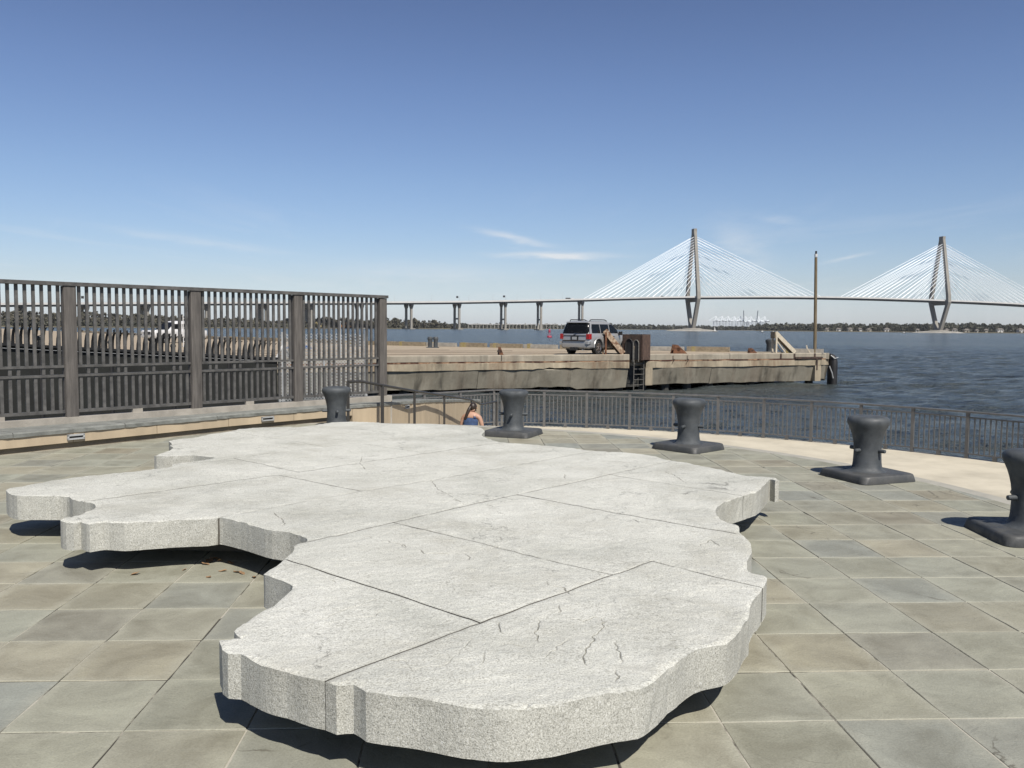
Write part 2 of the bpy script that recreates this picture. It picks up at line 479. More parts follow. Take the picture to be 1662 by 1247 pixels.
def wear(m, amount, rustc):
    n, l = m.node_tree.nodes, m.node_tree.links; p = n['Principled BSDF']; old = p.inputs['Base Color'].links[0].from_socket
    v = pos(n, l)
    c = mixc(n, l, rng(n, l, noise(n, l, v, 6, 7, 0.7, 0.6), 0.55, 0.72, 0, amount * .6), old, (0.13 * KA, 0.135 * KA, 0.135 * KA))
    c = mixc(n, l, rng(n, l, noise(n, l, pos(n, l, (1, 1, 0.35)), 9, 6, 0.7), 0.64, 0.74, 0, amount), c, rustc)
    l.new(c, p.inputs['Base Color'])
    l.new(rng(n, l, noise(n, l, v, 11, 5), 0.35, 0.65, 0.52, 0.80), p.inputs['Roughness'])


wear(M['iron'], 0.42, (0.060, 0.040, 0.028)); wear(M['plate'], 0.6, (0.075, 0.045, 0.028))
M['post'] = simple('weathered_post', (0.128, 0.117, 0.106), 0.75, var=0.35, scale=7, stretch=(4, 4, 0.35), bmp=0.4, bscale=30)
M['handrail'] = simple('dark_handrail', (0.045, 0.043, 0.04), 0.5, var=0.2)
M['black'] = simple('black_fence', (0.014, 0.014, 0.014), 0.55, var=0.3)
M['blackpanel'] = simple('dark_screen', (0.011, 0.013, 0.011), 0.85, var=0.4, scale=2.5)
M['galv'] = simple('galvanised_steel', (0.36, 0.37, 0.37), 0.5, metal=0.3, var=0.15)
M['alu'] = simple('aluminium', (0.62, 0.63, 0.64), 0.35, metal=0.7, var=0.1)
M['white'] = simple('white_paint', (0.78, 0.78, 0.76), 0.5, var=0.05)
M['whitebright'] = simple('white_cable_sheath', (0.76 / KA, 0.80 / KA, 0.83 / KA), 0.6, var=0.02)
M['rust'] = simple('rust', (0.16, 0.062, 0.028), 0.9, var=0.5, scale=8, c2=(0.28, 0.12, 0.055), bmp=0.3)
M['rustdark'] = simple('dark_rusty_steel', (0.050, 0.036, 0.030), 0.8, var=0.4, scale=6, c2=(0.115, 0.066, 0.045), bmp=0.3)
M['rustlit'] = simple('sunlit_rusty_steel', (0.10, 0.062, 0.045), 0.85, var=0.35, scale=6, c2=(0.17, 0.10, 0.07), bmp=0.3)  # lighter copy of the rusty steel, sunlight put into the colour
M['rustpale'] = simple('flaking_cream_paint', (0.26, 0.12, 0.06), 0.85, var=0.3, scale=6, c2=(0.56, 0.44, 0.31), lo=0.38, hi=0.6)
M['ladder'] = simple('dull_ladder_steel', (0.20, 0.19, 0.17), 0.6, metal=0.2, var=0.3, scale=9)
M['sealant'] = simple('dirty_joint_sealant', (0.12, 0.11, 0.092), 0.9, var=0.3)
M['yellow'] = simple('worn_yellow_paint', (0.50, 0.38, 0.11), 0.8, var=0.3, scale=9, c2=(0.42, 0.36, 0.22))
M['timber'] = simple('weathered_timber', (0.32, 0.26, 0.175), 0.85, var=0.3, scale=6, bmp=0.3)
M['creambeam'] = simple('cream_painted_steel', (0.62, 0.54, 0.40), 0.6, var=0.25, scale=10, c2=(0.70, 0.62, 0.48), lo=0.3, hi=0.5)
M['pole'] = simple('timber_pole', (0.22, 0.17, 0.10), 0.85, var=0.3, scale=7, stretch=(3, 3, 0.3), bmp=0.3)
M['rubber'] = simple('black_rubber', (0.018, 0.018, 0.019), 0.6, var=0.3)
M['pile'] = simple('wet_pile', (0.045, 0.045, 0.04), 0.7, var=0.5, scale=3)
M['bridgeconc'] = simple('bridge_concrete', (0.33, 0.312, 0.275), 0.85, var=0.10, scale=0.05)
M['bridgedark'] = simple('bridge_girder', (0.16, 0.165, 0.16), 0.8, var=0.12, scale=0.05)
M['parapet'] = simple('bridge_parapet', (0.70, 0.70, 0.68), 0.8, var=0.08, scale=0.05)
M['rock'] = simple('pale_riprap', (0.36, 0.345, 0.31), 0.9, var=0.35, scale=0.25, bmp=0.6, bscale=0.5)
M['shore'] = simple('marsh_bank', (0.13, 0.115, 0.07), 0.95, var=0.3, scale=0.02)
M['foliage'] = simple('far_foliage', (0.080, 0.080, 0.050), 0.9, var=0.45, scale=0.06, c2=(0.17, 0.155, 0.115))
M['foliage2'] = simple('far_evergreen', (0.072, 0.080, 0.056), 0.9, var=0.45, scale=0.05, c2=(0.125, 0.124, 0.090))
M['trunk'] = simple('bark', (0.10, 0.08, 0.06), 0.9)
M['roof'] = simple('grey_roof', (0.19, 0.17, 0.15), 0.85, var=0.2, scale=0.3)
M['housewall'] = simple('house_siding', (0.42, 0.39, 0.33), 0.7, var=0.08, scale=0.3)
M['housewhite'] = simple('house_white_siding', (0.66, 0.65, 0.62), 0.7, var=0.05, scale=0.3)
M['winglass'] = simple('dark_window', (0.03, 0.035, 0.04), 0.15, var=0.1)
M['crane'] = simple('pale_crane_steel', (0.68, 0.73, 0.80), 0.6, var=0.1, scale=0.05)
M['craneblue'] = simple('blue_grey_crane_steel', (0.20, 0.24, 0.30), 0.6, var=0.1, scale=0.05)
M['red'] = simple('red_buoy_paint', (0.42, 0.035, 0.075), 0.5, var=0.15)
M['carpaint'] = simple('silver_car_paint', (0.36, 0.36, 0.355), 0.34, metal=0.5, var=0.03)
M['whitepaint'] = simple('white_car_paint', (0.78, 0.78, 0.78), 0.3, var=0.02)
M['carglass'] = simple('tinted_glass', (0.010, 0.011, 0.012), 0.12, var=0.05, spec=0.18)
M['plastic'] = simple('dark_plastic', (0.022, 0.022, 0.023), 0.55, var=0.1)
M['tyre'] = simple('tyre_rubber', (0.016, 0.016, 0.016), 0.8, var=0.15)
M['taillight'] = simple('red_lens', (0.42, 0.012, 0.016), 0.15, var=0.08)
M['chrome'] = simple('chrome', (0.72, 0.72, 0.73), 0.18, metal=0.95, var=0.03)
M['skin'] = simple('skin', (0.56, 0.335, 0.235), 0.55, var=0.07, scale=8)
M['denim'] = simple('blue_denim', (0.030, 0.068, 0.165), 0.85, var=0.3, scale=18)
M['hair'] = simple('dark_brown_hair', (0.030, 0.017, 0.011), 0.5, var=0.4, scale=30, stretch=(4, 4, 0.5))
M['leaf'] = simple('dry_leaf', (0.34, 0.21, 0.11), 0.8, var=0.35, scale=30)
M['tarp'] = simple('blue_tarpaulin', (0.03, 0.09, 0.26), 0.6, var=0.2)
M['orange'] = simple('orange_plant_paint', (0.62, 0.26, 0.06), 0.5, var=0.1)
M['asphalt'] = simple('bridge_asphalt', (0.06, 0.06, 0.06), 0.9, scale=0.1)


def m_pierconc(name, c, c2, streak, rust):
    m, n, l, p = new_mat(name)
    v = pos(n, l)
    f = noise(n, l, v, 0.9, 8, 0.65, 0.4)
    base = ramp(n, l, f, [(0.3, c), (0.7, c2)])
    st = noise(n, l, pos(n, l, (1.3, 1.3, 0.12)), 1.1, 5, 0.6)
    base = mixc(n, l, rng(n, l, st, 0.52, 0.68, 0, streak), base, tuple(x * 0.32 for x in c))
    base = mixc(n, l, rng(n, l, noise(n, l, pos(n, l, (1, 1, 0.18)), 2.3, 5, 0.6), 0.55, 0.72, 0, 0.4), base, tuple(min(1, x * 1.5) for x in c2))
    if rust:
        rs = noise(n, l, pos(n, l, (1, 1, 0.25)), 0.75, 6, 0.65)
        base = mixc(n, l, rng(n, l, rs, 0.48, 0.64, 0, rust), base, (0.17, 0.085, 0.04))
        dk = noise(n, l, pos(n, l, (1, 1, 0.35)), 0.42, 7, 0.7, 0.8)
        base = mixc(n, l, rng(n, l, dk, 0.55, 0.68, 0, 0.5), base, (0.10, 0.085, 0.06))
    base = mixc(n, l, 1.0, base, (KA, KA, KA), 'MULTIPLY')
    l.new(base, p.inputs['Base Color']); p.inputs['Roughness'].default_value = 0.9
    l.new(bump(n, l, noise(n, l, v, 3.5, 7, 0.65), 0.35, 0.05), p.inputs['Normal'])
    return m


M['deck'] = m_pierconc('pier_deck', (0.40, 0.325, 0.225), (0.47, 0.385, 0.275), 0.22, 0.0)
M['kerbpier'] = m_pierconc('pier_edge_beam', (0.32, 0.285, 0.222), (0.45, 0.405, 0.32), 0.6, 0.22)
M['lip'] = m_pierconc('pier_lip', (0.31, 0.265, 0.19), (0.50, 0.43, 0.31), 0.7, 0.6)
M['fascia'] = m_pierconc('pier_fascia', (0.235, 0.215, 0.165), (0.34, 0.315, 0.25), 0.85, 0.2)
M['rustline'] = simple('rust_seam', (0.14, 0.045, 0.025), 0.95, var=0.5, scale=1.6, c2=(0.40, 0.25, 0.15), lo=0.45, hi=0.6)


def m_water():
    m, n, l, p = new_mat('river_water')
    v = pos(n, l)
    p.inputs['Specular IOR Level'].default_value = 0.30; p.inputs['Roughness'].default_value = 0.22; p.inputs['IOR'].default_value = 1.333
    v1 = pos(n, l, (0.55, 1.0, 1.0))
    w1 = noise(n, l, v1, 0.22, 4, 0.55, 0.6); w2 = noise(n, l, v1, 0.9, 5, 0.62, 0.5); w3 = noise(n, l, v, 4.2, 4, 0.6, 0.3)
    b = bump(n, l, w1, 1.0, 2.4); b = bump(n, l, w2, 1.0, 0.95, b); b = bump(n, l, w3, 1.0, 0.22, b)
    l.new(b, p.inputs['Normal'])
    gust = noise(n, l, pos(n, l, (0.3, 1, 1)), 0.012, 4, 0.6)
    l.new(ramp(n, l, gust, [(0.35, (0.036, 0.046, 0.050)), (0.65, (0.052, 0.062, 0.060))]), p.inputs['Base Color'])
    return m


M['water'] = m_water()

# ------------------------------------------------------------------ water, far land
WZ = -2.0
wv = []; wf = []
ROWS = [18.0]
while ROWS[-1] < 240: ROWS.append(ROWS[-1] + .11 + .0040 * ROWS[-1])
ROWS += [290, 380, 600, 1200, 4000, 8000]
NCW = 330
TT = np.linspace(-1, 1, NCW); TT = .74 * TT * (.8 + .2 * TT ** 2) + 0.08
for y in ROWS:
    X = TT * y; am = np.clip((240 - y) / 120, 0, 1)
    wx_, wy_ = X * .80 + y * .25, y * .97 - X * .22          # wind runs slantwise to the pier
    z = (fbm(wx_ * .55, wy_, 3, .28) - .5) * .42 + (fbm(wx_ * .7 + 40, wy_ + 9, 3, .85) - .5) * .26
    rdg = 1 - np.abs(2 * fbm(wx_ * .55 + 11, wy_ + 31, 3, .5) - 1)
    z = .85 * (z + (rdg - .72) * .30 + (fbm(wx_ * .9 + 70, wy_ + 19, 2, 2.1) - .5) * .10) * am
    wv += [(float(a), y, WZ + float(b)) for a, b in zip(X, z)]
for i in range(len(ROWS) - 1):
    for k in range(NCW - 1): wf.append((i * NCW + k, i * NCW + k + 1, (i + 1) * NCW + k + 1, (i + 1) * NCW + k))
# the rest of the river, outside the choppy reach in front
e = len(wv); wv += [(-400, -80, WZ - .05), (400, -80, WZ - .05), (400, 18, WZ - .05), (-400, 18, WZ - .05)]
wf.append((e, e + 1, e + 2, e + 3))
for sgn, tt in ((-1, TT[0]), (1, TT[-1])):
    e = len(wv); wv += [(tt * 18, 18, WZ - .05), (sgn * 400, 18, WZ - .05), (sgn * 9000, 8000, WZ - .05), (tt * 8000, 8000, WZ - .05)]
    wf.append((e, e + 1, e + 2, e + 3) if sgn > 0 else (e + 3, e + 2, e + 1, e))
struct('water', MB().add(wv, wf), M['water'], 180)


def bank(name, pts, depth, h):
    vs = []; fs = []
    for i, (x, y) in enumerate(pts):
        r = Vector((x, y)).normalized()
        vs += [(x, y, WZ - 0.5), (x + r.x * 5, y + r.y * 5, WZ + h), (x + r.x * depth, y + r.y * depth, WZ + h + 1.5), (x + r.x * (depth + 5), y + r.y * (depth + 5), WZ - 1)]
    for i in range(len(pts) - 1):
        for k in range(3): fs.append((4 * i + k, 4 * i + 4 + k, 4 * i + 5 + k, 4 * i + 1 + k))
    return struct(name, MB().add(vs, fs), M['shore'])


def gp(px, d): return ((px - CX) / F * d, d)


SHORE_L = [(-120, 900), (60, 930), (300, 1010), (450, 1180), (560, 1290), (660, 1420), (745, 1560)]
SHORE_M = [(700, 2300), (860, 2500), (960, 2700), (1120, 2900), (1280, 2800)]
SHORE_R = [(1225, 2150), (1330, 1950), (1480, 1850), (1600, 1800), (1720, 1780), (1800, 1760)]
bank('far_shore', [gp(*p) for p in SHORE_L], 260, 1.2)
bank('far_shore', [gp(*p) for p in SHORE_M], 500, 1.2)
bank('far_shore', [gp(*p) for p in SHORE_R], 400, 1.5)
bank('far_shore', [gp(p, 4300) for p in (1060, 1180, 1300)], 300, 2.0)


def interp(pts, x):
    xs = [p[0] for p in pts]; ds = [p[1] for p in pts]
    return float(np.interp(x, xs, ds))


def crown(vs, fs, cx, cy, z0, h, w, nq, q, rg):
    """leaf sprays through an uneven crown: short quads at random angles"""
    t = rg.random(nq); a = rg.random(nq) * 2 * PI
    zz = z0 + h * (0.12 + 0.88 * t)
    env = np.sin(np.clip(0.18 + 0.82 * t, 0, 1) * PI) ** 0.6
    rr = w * env * np.sqrt(rg.random(nq)) * (0.75 + 0.5 * vnoise(a * 1.6 + cx, t * 3 + cy))
    X = cx + rr * np.cos(a); Y = cy + rr * np.sin(a)
    for i in range(nq):
        s = q * (0.6 + 0.9 * rg.random()); u = rg.normal(size=3); u /= np.linalg.norm(u)
        wv_ = np.cross(u, rg.normal(size=3)); wv_ /= np.linalg.norm(wv_)
        c = np.array((X[i], Y[i], zz[i])); b = len(vs)
        vs += [tuple(c - u * s - wv_ * s * .6), tuple(c + u * s - wv_ * s * .7), tuple(c + u * s * .8 + wv_ * s * .6), tuple(c - u * s * .9 + wv_ * s * .7)]
        fs.append((b, b + 1, b + 2, b + 3))


def wood(name, label, pts, x0, x1, step, hfun, m, nq, q, setback, rows=2):
    vs, fs = [], []
    rg = np.random.default_rng(int(x0 + 2000))
    for r in range(rows):
        x = x0
        while x < x1:
            d = interp(pts, x) + setback + r * 22 + rg.random() * 14
            h = hfun(x) * (0.72 + 0.42 * rg.random()) * (1 if r else 0.72)
            cx, cy = gp(x, d)
            crown(vs, fs, cx, cy, WZ + 1.0, h, h * (0.26 + 0.16 * rg.random()), nq, q, rg)
            x += step * (0.6 + 0.8 * rg.random())
    o = obj(name, MB().add(vs, fs), None, m); tag(o, label, 'wood', kind='stuff'); return o


hL = lambda x: float(np.interp(x, [-120, 60, 200, 300, 420, 520, 640, 705, 745], [13, 14, 14.5, 12, 11, 14, 15, 13.5, 5])) + 4.5 * float(vnoise(x / 23.0, 3.3)) - 2
wood('shore_wood', 'olive spring woodland on the far left shore behind the tall fence', SHORE_L, -110, 742, 3.6, hL, M['foliage'], 46, 1.5, 16)
hLb = lambda x: hL(x) * 0.45
wood('shore_scrub', 'low dark scrub along the waterline of the left shore', SHORE_L, -110, 745, 4.2, hLb, M['foliage2'], 24, 1.4, 5, 1)
hM = lambda x: float(np.interp(x, [700, 800, 920, 1000, 1280], [11, 12, 13, 16, 14])) + 5 * float(vnoise(x / 15.0, 8.3)) - 2.5
wood('distant_wood', 'thin grey green strip of distant woodland on the horizon between the bridge piers', SHORE_M, 700, 1275, 2.4, hM, M['foliage2'], 26, 2.6, 20)
hR = lambda x: float(np.interp(x, [1225, 1280, 1400, 1560, 1580, 1600, 1800], [16, 17, 17, 18, 19.5, 17, 17])) + 4 * float(vnoise(x / 11.0, 1.3)) - 2
wood('shore_wood', 'dark tree belt with houses in it on the far right shore', SHORE_R, 1228, 1790, 2.5, hR, M['foliage2'], 46, 1.9, 50, 3)
wood('shore_scrub', 'broken line of low bushes along the waterline of the right shore', SHORE_R, 1228, 1790, 5.5, lambda x: 4.2, M['foliage'], 16, 1.1, 8, 1)

for (px, d, h, lab) in [(704, 1490, 14, 'rounded green tree standing out at the right end of the left shore wood'), (672, 1430, 16, 'bushy tree just right of the first open bridge pier on the left shore'),
                        (640, 1400, 16, 'pale tree on the shore just right of the end post of the tall fence'), (1572, 1850, 21, 'broad dark tree rising above the right shore belt beside the far pylon')]:
    x, y = gp(px, d + 14); rg = np.random.default_rng(px)
    t = thing('shore_tree', lab, 'tree', (x, y, WZ + 1.2), 0, 'trees standing out on the far shores')
    obj('trunk', MB().tube([(x, y, WZ + 1), (x + .4, y, WZ + h * .35), (x + .1, y, WZ + h * .7)], [0.5, .4, .2], 6), t, M['trunk'])
    vs, fs = [], []
    crown(vs, fs, x, y, WZ + 1.5, h, h * .52, 170, 1.5, rg)
    obj('crown', MB().add(vs, fs), t, M['foliage2'] if px > 1500 else M['foliage'])

# ------------------------------------------------------------------ thin river haze
hzm = bpy.data.materials.new('river_haze'); hzm.use_nodes = True; hn, hl = hzm.node_tree.nodes, hzm.node_tree.links
hn.remove(hn['Principled BSDF']); pv = hn.new('ShaderNodeVolumePrincipled')
pv.inputs['Density'].default_value = HAZE; pv.inputs['Color'].default_value = (0.86, 0.90, 0.95, 1); pv.inputs['Anisotropy'].default_value = 0.0
hl.new(pv.outputs[0], hn['Material Output'].inputs['Volume'])
hb_ = obj('haze', MB().box((0, 4000, 92), (19000, 8400, 196)), None, hzm); hb_['kind'] = 'stuff'

# ------------------------------------------------------------------ the cable stayed bridge
br = thing('cable_stayed_bridge', 'long pale cable stayed bridge with two diamond pylons crossing the river', 'bridge', (308, 1464, WZ))
P1 = Vector((308.5, 1464.0)); P2 = Vector((775.4, 1552.0))
BU = (P2 - P1).normalized(); BN = Vector((-BU.y, BU.x))
A1 = P1 - BU * 198; A2 = P2 + BU * 198


def hz(px, py, d): return EYE + (532 + 0.008 * (px - 831) - py) * d / F


deck_pts = []       # (x, y, z of road surface, pier?)
for (px, py, d) in [(-260, 496, 900), (-160, 495.4, 930), (-68, 494.8, 965), (35, 494.2, 1005), (138, 493.6, 1050), (236, 493.0, 1100), (331, 492.6, 1150), (427, 492.2, 1205), (501, 492.0, 1250), (583, 491.8, 1290),
                    (663, 491.5, 1332), (741, 490.8, 1368), (816, 489.6, 1398), (874.5, 488.6, 1415)]:
    x, y = gp(px, d); deck_pts.append((x, y, hz(px, py, d), True))
deck_pts.append((A1.x, A1.y, hz(941, 487.2, 1427), True))
for s in (0.25, 0.5, 0.75): p = A1.lerp(P1, s); deck_pts.append((p.x, p.y, np.interp(s, [0, 1], [hz(941, 487.2, 1427), hz(1122, 483.3, 1464)]) + 0.8 * math.sin(s * PI), False))
deck_pts.append((P1.x, P1.y, hz(1122, 483.3, 1464), False))
for k in range(1, 8):
    s = k / 8; p = P1.lerp(P2, s); z = np.interp(s, [0, 1], [hz(1122, 483.3, 1464), hz(1521, 489.0, 1552)]) + 3.0 * math.sin(s * PI); deck_pts.append((p.x, p.y, z, False))
deck_pts.append((P2.x, P2.y, hz(1521, 489.0, 1552), False))
for s in (0.33, 0.66): p = P2.lerp(A2, s); deck_pts.append((p.x, p.y, np.interp(s, [0, 1], [hz(1521, 489.0, 1552), hz(1674, 496.5, 1588)]) + 0.6, False))
deck_pts.append((A2.x, A2.y, hz(1674, 496.5, 1588), True))
for k in (1, 2, 3): p = A2 + BU * (80 * k); deck_pts.append((p.x, p.y, hz(1674, 496.5, 1588) - 4.0 * k, True))


def deck_frame(i):
    a = Vector(deck_pts[max(i - 1, 0)][:2]); b = Vector(deck_pts[min(i + 1, len(deck_pts) - 1)][:2])
    t = (b - a).normalized(); return t, Vector((-t.y, t.x))


def deck_loft(half0, half1, z0, z1, off=0.0):
    rings = []
    for i, p in enumerate(deck_pts):
        t, nn = deck_frame(i); c = Vector(p[:2])
        a = c + nn * (off + half0); b = c + nn * (off + half1)
        rings.append([(a.x, a.y, p[2] + z0), (b.x, b.y, p[2] + z0), (b.x, b.y, p[2] + z1), (a.x, a.y, p[2] + z1)])
    return MB().loft(rings)


obj('road_deck', fixnormals(deck_loft(-19, 19, -0.9, 0.0).mesh('road_deck', M['bridgeconc'])), br)
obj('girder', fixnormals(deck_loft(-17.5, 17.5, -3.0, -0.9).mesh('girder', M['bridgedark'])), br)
for s in (-1, 1):
    obj('parapet', fixnormals(deck_loft(s * 19.4 - .3, s * 19.4 + .3, -1.0, 1.5).mesh('parapet', M['parapet'])), br)

for i, p in enumerate(deck_pts):
    if not p[3]: continue
    t, nn = deck_frame(i); top = p[2] - 3.0
    mb = MB(); wcol = 3.6
    for s in (-1, 1):
        c = Vector(p[:2]) + nn * (s * 10.5)
        ang = math.atan2(t.y, t.x)
        rings = []
        for (z, wx, wy) in [(WZ - 2, 3.4, wcol + .6), (WZ + 2, 3.2, wcol), (top - 7, 3.0, wcol), (top - 2.2, 3.2, 11.5), (top, 3.2, 12.5)]:
            R = Matrix.Rotation(ang, 3, 'Z')
            rings.append([tuple(R @ Vector((ix * wx / 2, iy * wy / 2, 0)) + Vector((c.x, c.y, z))) for ix, iy in ((-1, -1), (1, -1), (1, 1), (-1, 1))])
        mb.loft(rings)
    a = Vector(p[:2]) - nn * 10.5; b = Vector(p[:2]) + nn * 10.5
    zc_ = WZ + 9
    if p[2] > 40: mb.bar((a.x, a.y, zc_ + 8), (b.x, b.y, zc_ + 8), 2.2, 2.6)
    mb.box((p[0], p[1], WZ + 0.6), (9, 34, 1.6), math.atan2(t.y, t.x))
    obj('pier', fixnormals(mb.mesh('pier', M['bridgeconc'])), br)

PYTOP = 173.0
cab = []
for Pn in (P1, P2):
    zd = hz(1122, 483.3, 1464) if Pn is P1 else hz(1521, 489.0, 1552)
    c3 = lambda s, z: Vector((Pn.x + BN.x * s, Pn.y + BN.y * s, z))
    ang = math.atan2(BU.y, BU.x)
    ztop = WZ + PYTOP

    def leg(path, wl, wt):
        rings = []
        for (s, z, k) in path:
            c = c3(s, z); R = Matrix.Rotation(ang, 3, 'Z')
            rings.append([tuple(R @ Vector((ix * wl * k / 2, iy * wt * k / 2, 0)) + c) for ix, iy in ((-1, -1), (1, -1), (1, 1), (-1, 1))])
        return fixnormals(MB().loft(rings).mesh('leg', M['bridgeconc']))
    py = obj('pylon', fixnormals(MB().box(c3(0, ztop - 5), (5.4, 10.6, 12), ang).mesh('pylon', M['bridgeconc'])), br)
    for s in (-1, 1):
        obj('leg', leg([(s * 4.6, WZ + 5, 1.0), (s * 23.5, zd - 3, 1.0), (s * 22.5, zd + 9, .98), (s * 2.9, ztop - 4, .80)], 5.8, 6.6), py)
    obj('cross_beam', MB().bar(c3(-24, zd - 5.5), c3(24, zd - 5.5), 7, 5), py, M['bridgeconc'])
    obj('footing', MB().lathe([(0, 0), (17, 0), (17, 4.2), (14, 5.2), (0, 5.2)], (Pn.x, Pn.y, WZ), 20), py, M['bridgeconc'])
    # rock island round the footing
    vs, fs = [], []
    nr, na = 7, 44
    for r in range(nr):
        for a in range(na):
            th = 2 * PI * a / na; rad = 42 * r / (nr - 1) * (1 + 0.14 * (fbm(a * .6, r * 1.3 + Pn.x) - .5))
            z = WZ + 3.4 * (1 - (r / (nr - 1)) ** 3) - (1.0 if r == nr - 1 else 0) + 1.3 * (float(vnoise(a * 1.7, r * 2.1 + Pn.x)) - .5)
            vs.append((Pn.x + rad * math.cos(th) * 1.15, Pn.y + rad * math.sin(th), z))
    for r in range(nr - 1):
        for a in range(na): fs.append((r * na + a, r * na + (a + 1) % na, (r + 1) * na + (a + 1) % na, (r + 1) * na + a))
    struct('rock_island', MB().add(vs, fs), M['rock'])
    # stay cables, sixteen in each fan
    for s in (-1, 1):
        for dirn, Lx in ((-1, 190), (1, 228)):
            for k in range(16):
                f = (k + 1) / 16
                q = Pn + BU * (dirn * (12 + (Lx - 12) * f)) + BN * (s * 18.4)
                i = min(range(len(deck_pts)), key=lambda j: (Vector(deck_pts[j][:2]) - q).length)
                along = [((Vector(dp[:2]) - P1).dot(BU), dp[2]) for dp in deck_pts if dp[0] > A1.x - 1]
                zq = float(np.interp((q - P1).dot(BU), [a_[0] for a_ in along], [a_[1] for a_ in along]))
                zt = ztop - 12 - (1 - f) * 70
                leg_s = np.interp(zt, [zd + 9, ztop - 4], [22.5, 3.0]) * s
                a = c3(leg_s, zt)
                obj('stay_cable', MB().tube([a, (q.x, q.y, zq + 1)], 0.42, 6, False), br, M['whitebright'])

# light poles, sign boards on the approach
for k, (px, py, h) in enumerate([(598, 0, 11), (700, 0, 11), (760, 0, 11), (799, 0, 11), (838, 0, 11), (876, 0, 11), (911, 0, 11), (640, 0, 11)]):
    xs = [F * p[0] / p[1] + CX for p in deck_pts]
    d = float(np.interp(px, xs, [p[1] for p in deck_pts])); z = float(np.interp(px, xs, [p[2] for p in deck_pts]))
    x = (px - CX) / F * d
    tag(obj('street_lamp', MB().tube([(x, d, z), (x, d, z + h), (x + 2.2, d, z + h + .4)], [.16, .12, .1], 5), None, M['galv']), ['thin lamp pole on the viaduct seen through the last bay of the tall fence', 'second thin lamp pole on the viaduct right of the tall fence', 'third thin lamp pole on the viaduct right of the tall fence', 'fourth thin lamp pole on the viaduct right of the tall fence', 'fifth thin lamp pole on the viaduct right of the tall fence', 'sixth thin lamp pole on the viaduct, just left of the dark lorry', 'lamp pole on the viaduct directly left of the first bridge cables', 'first thin lamp pole on the viaduct right of the tall fence'][k], 'lamp', 'lamp poles along the approach viaduct')
for (px, lab) in [(741.5, 'dark road sign above the viaduct over its leftmost open pier in the gap'), (817, 'dark road sign on a gantry above the middle of the open viaduct'), (136, 'dark road sign above the viaduct seen through the tall fence')]:
    xs = [F * p[0] / p[1] + CX for p in deck_pts]
    d = float(np.interp(px, xs, [p[1] for p in deck_pts])); z = float(np.interp(px, xs, [p[2] for p in deck_pts])); x = (px - CX) / F * d
    t = thing('road_sign', lab, 'sign', (x, d, z), 0, 'road signs on the viaduct')
    obj('post', MB().tube([(x + 3, d, z), (x + 3, d, z + 9.5)], .22, 5), t, M['galv'])
    obj('panel', MB().box((x, d - .3, z + 8), (3.4, .2, 3.2)), t, M['plastic'])
truck_specs = [(921, 'truck', M['plastic'], 'dark lorry on the bridge where the cables begin'), (928, 'van', M['whitepaint'], 'white van on the bridge just right of the dark lorry'),
               (983, 'car', M['plastic'], 'dark car on the bridge above the silver vehicle'), (992, 'van', M['whitepaint'], 'white van on the bridge above the silver vehicle'),
               (1064, 'car', M['red'], 'red car on the bridge left of the near pylon'), (1073, 'van', M['plastic'], 'dark van on the bridge left of the near pylon'),
               (883, 'car', M['whitepaint'], 'white car on the viaduct above the red buoy')]
for (px, kd, mm, lab) in truck_specs:
    xs = [F * p[0] / p[1] + CX for p in deck_pts]
    d = float(np.interp(px, xs, [p[1] for p in deck_pts])) - 14; x = (px - CX) / F * d; z = float(np.interp(px, xs, [p[2] for p in deck_pts]))
    Lh = {'truck': (9.5, 3.4), 'van': (5.8, 2.5), 'car': (4.6, 1.5)}[kd]
    t = thing('bridge_vehicle', lab, kd, (x, d, z), math.atan2(BU.y, BU.x), 'vehicles crossing the bridge')
    prof = [(-Lh[0] / 2, .5), (Lh[0] / 2, .5), (Lh[0] / 2, 1.0), (Lh[0] / 2 - 1.2, 1.15), (Lh[0] / 2 - 1.8, Lh[1]), (-Lh[0] / 2 + .2, Lh[1]), (-Lh[0] / 2, 1.1)]
    obj('body', fixnormals(MB().loft([[(a, -1.0, b) for a, b in prof], [(a, 1.0, b) for a, b in prof]]).mesh('body', mm)), t, local=True)
    obj('wheel', MB().tube([(-Lh[0] / 3, -1.05, .45), (-Lh[0] / 3, 1.05, .45)], .45, 8).tube([(Lh[0] / 3, -1.05, .45), (Lh[0] / 3, 1.05, .45)], .45, 8), t, M['tyre'], local=True)

# low trestle far upriver
lb = thing('distant_trestle', 'low white trestle bridge on the horizon between the open viaduct piers', 'bridge', (0, 2480, WZ))
xs0 = [(px, interp(SHORE_M, px) - 30) for px in range(760, 925, 6)]
obj('deck', MB().loft([[(gp(px, d)[0], d + e, hz(px, 526.8, d) + f_) for e, f_ in ((-4, 0), (4, 0), (4, 1.8), (-4, 1.8))] for px, d in xs0]), lb, M['parapet'])
for px, d in xs0:
    obj('pier', MB().box((gp(px, d)[0], d, (WZ + hz(px, 526.8, d)) / 2), (1.8, 5, hz(px, 526.8, d) - WZ)), lb, M['bridgeconc'])

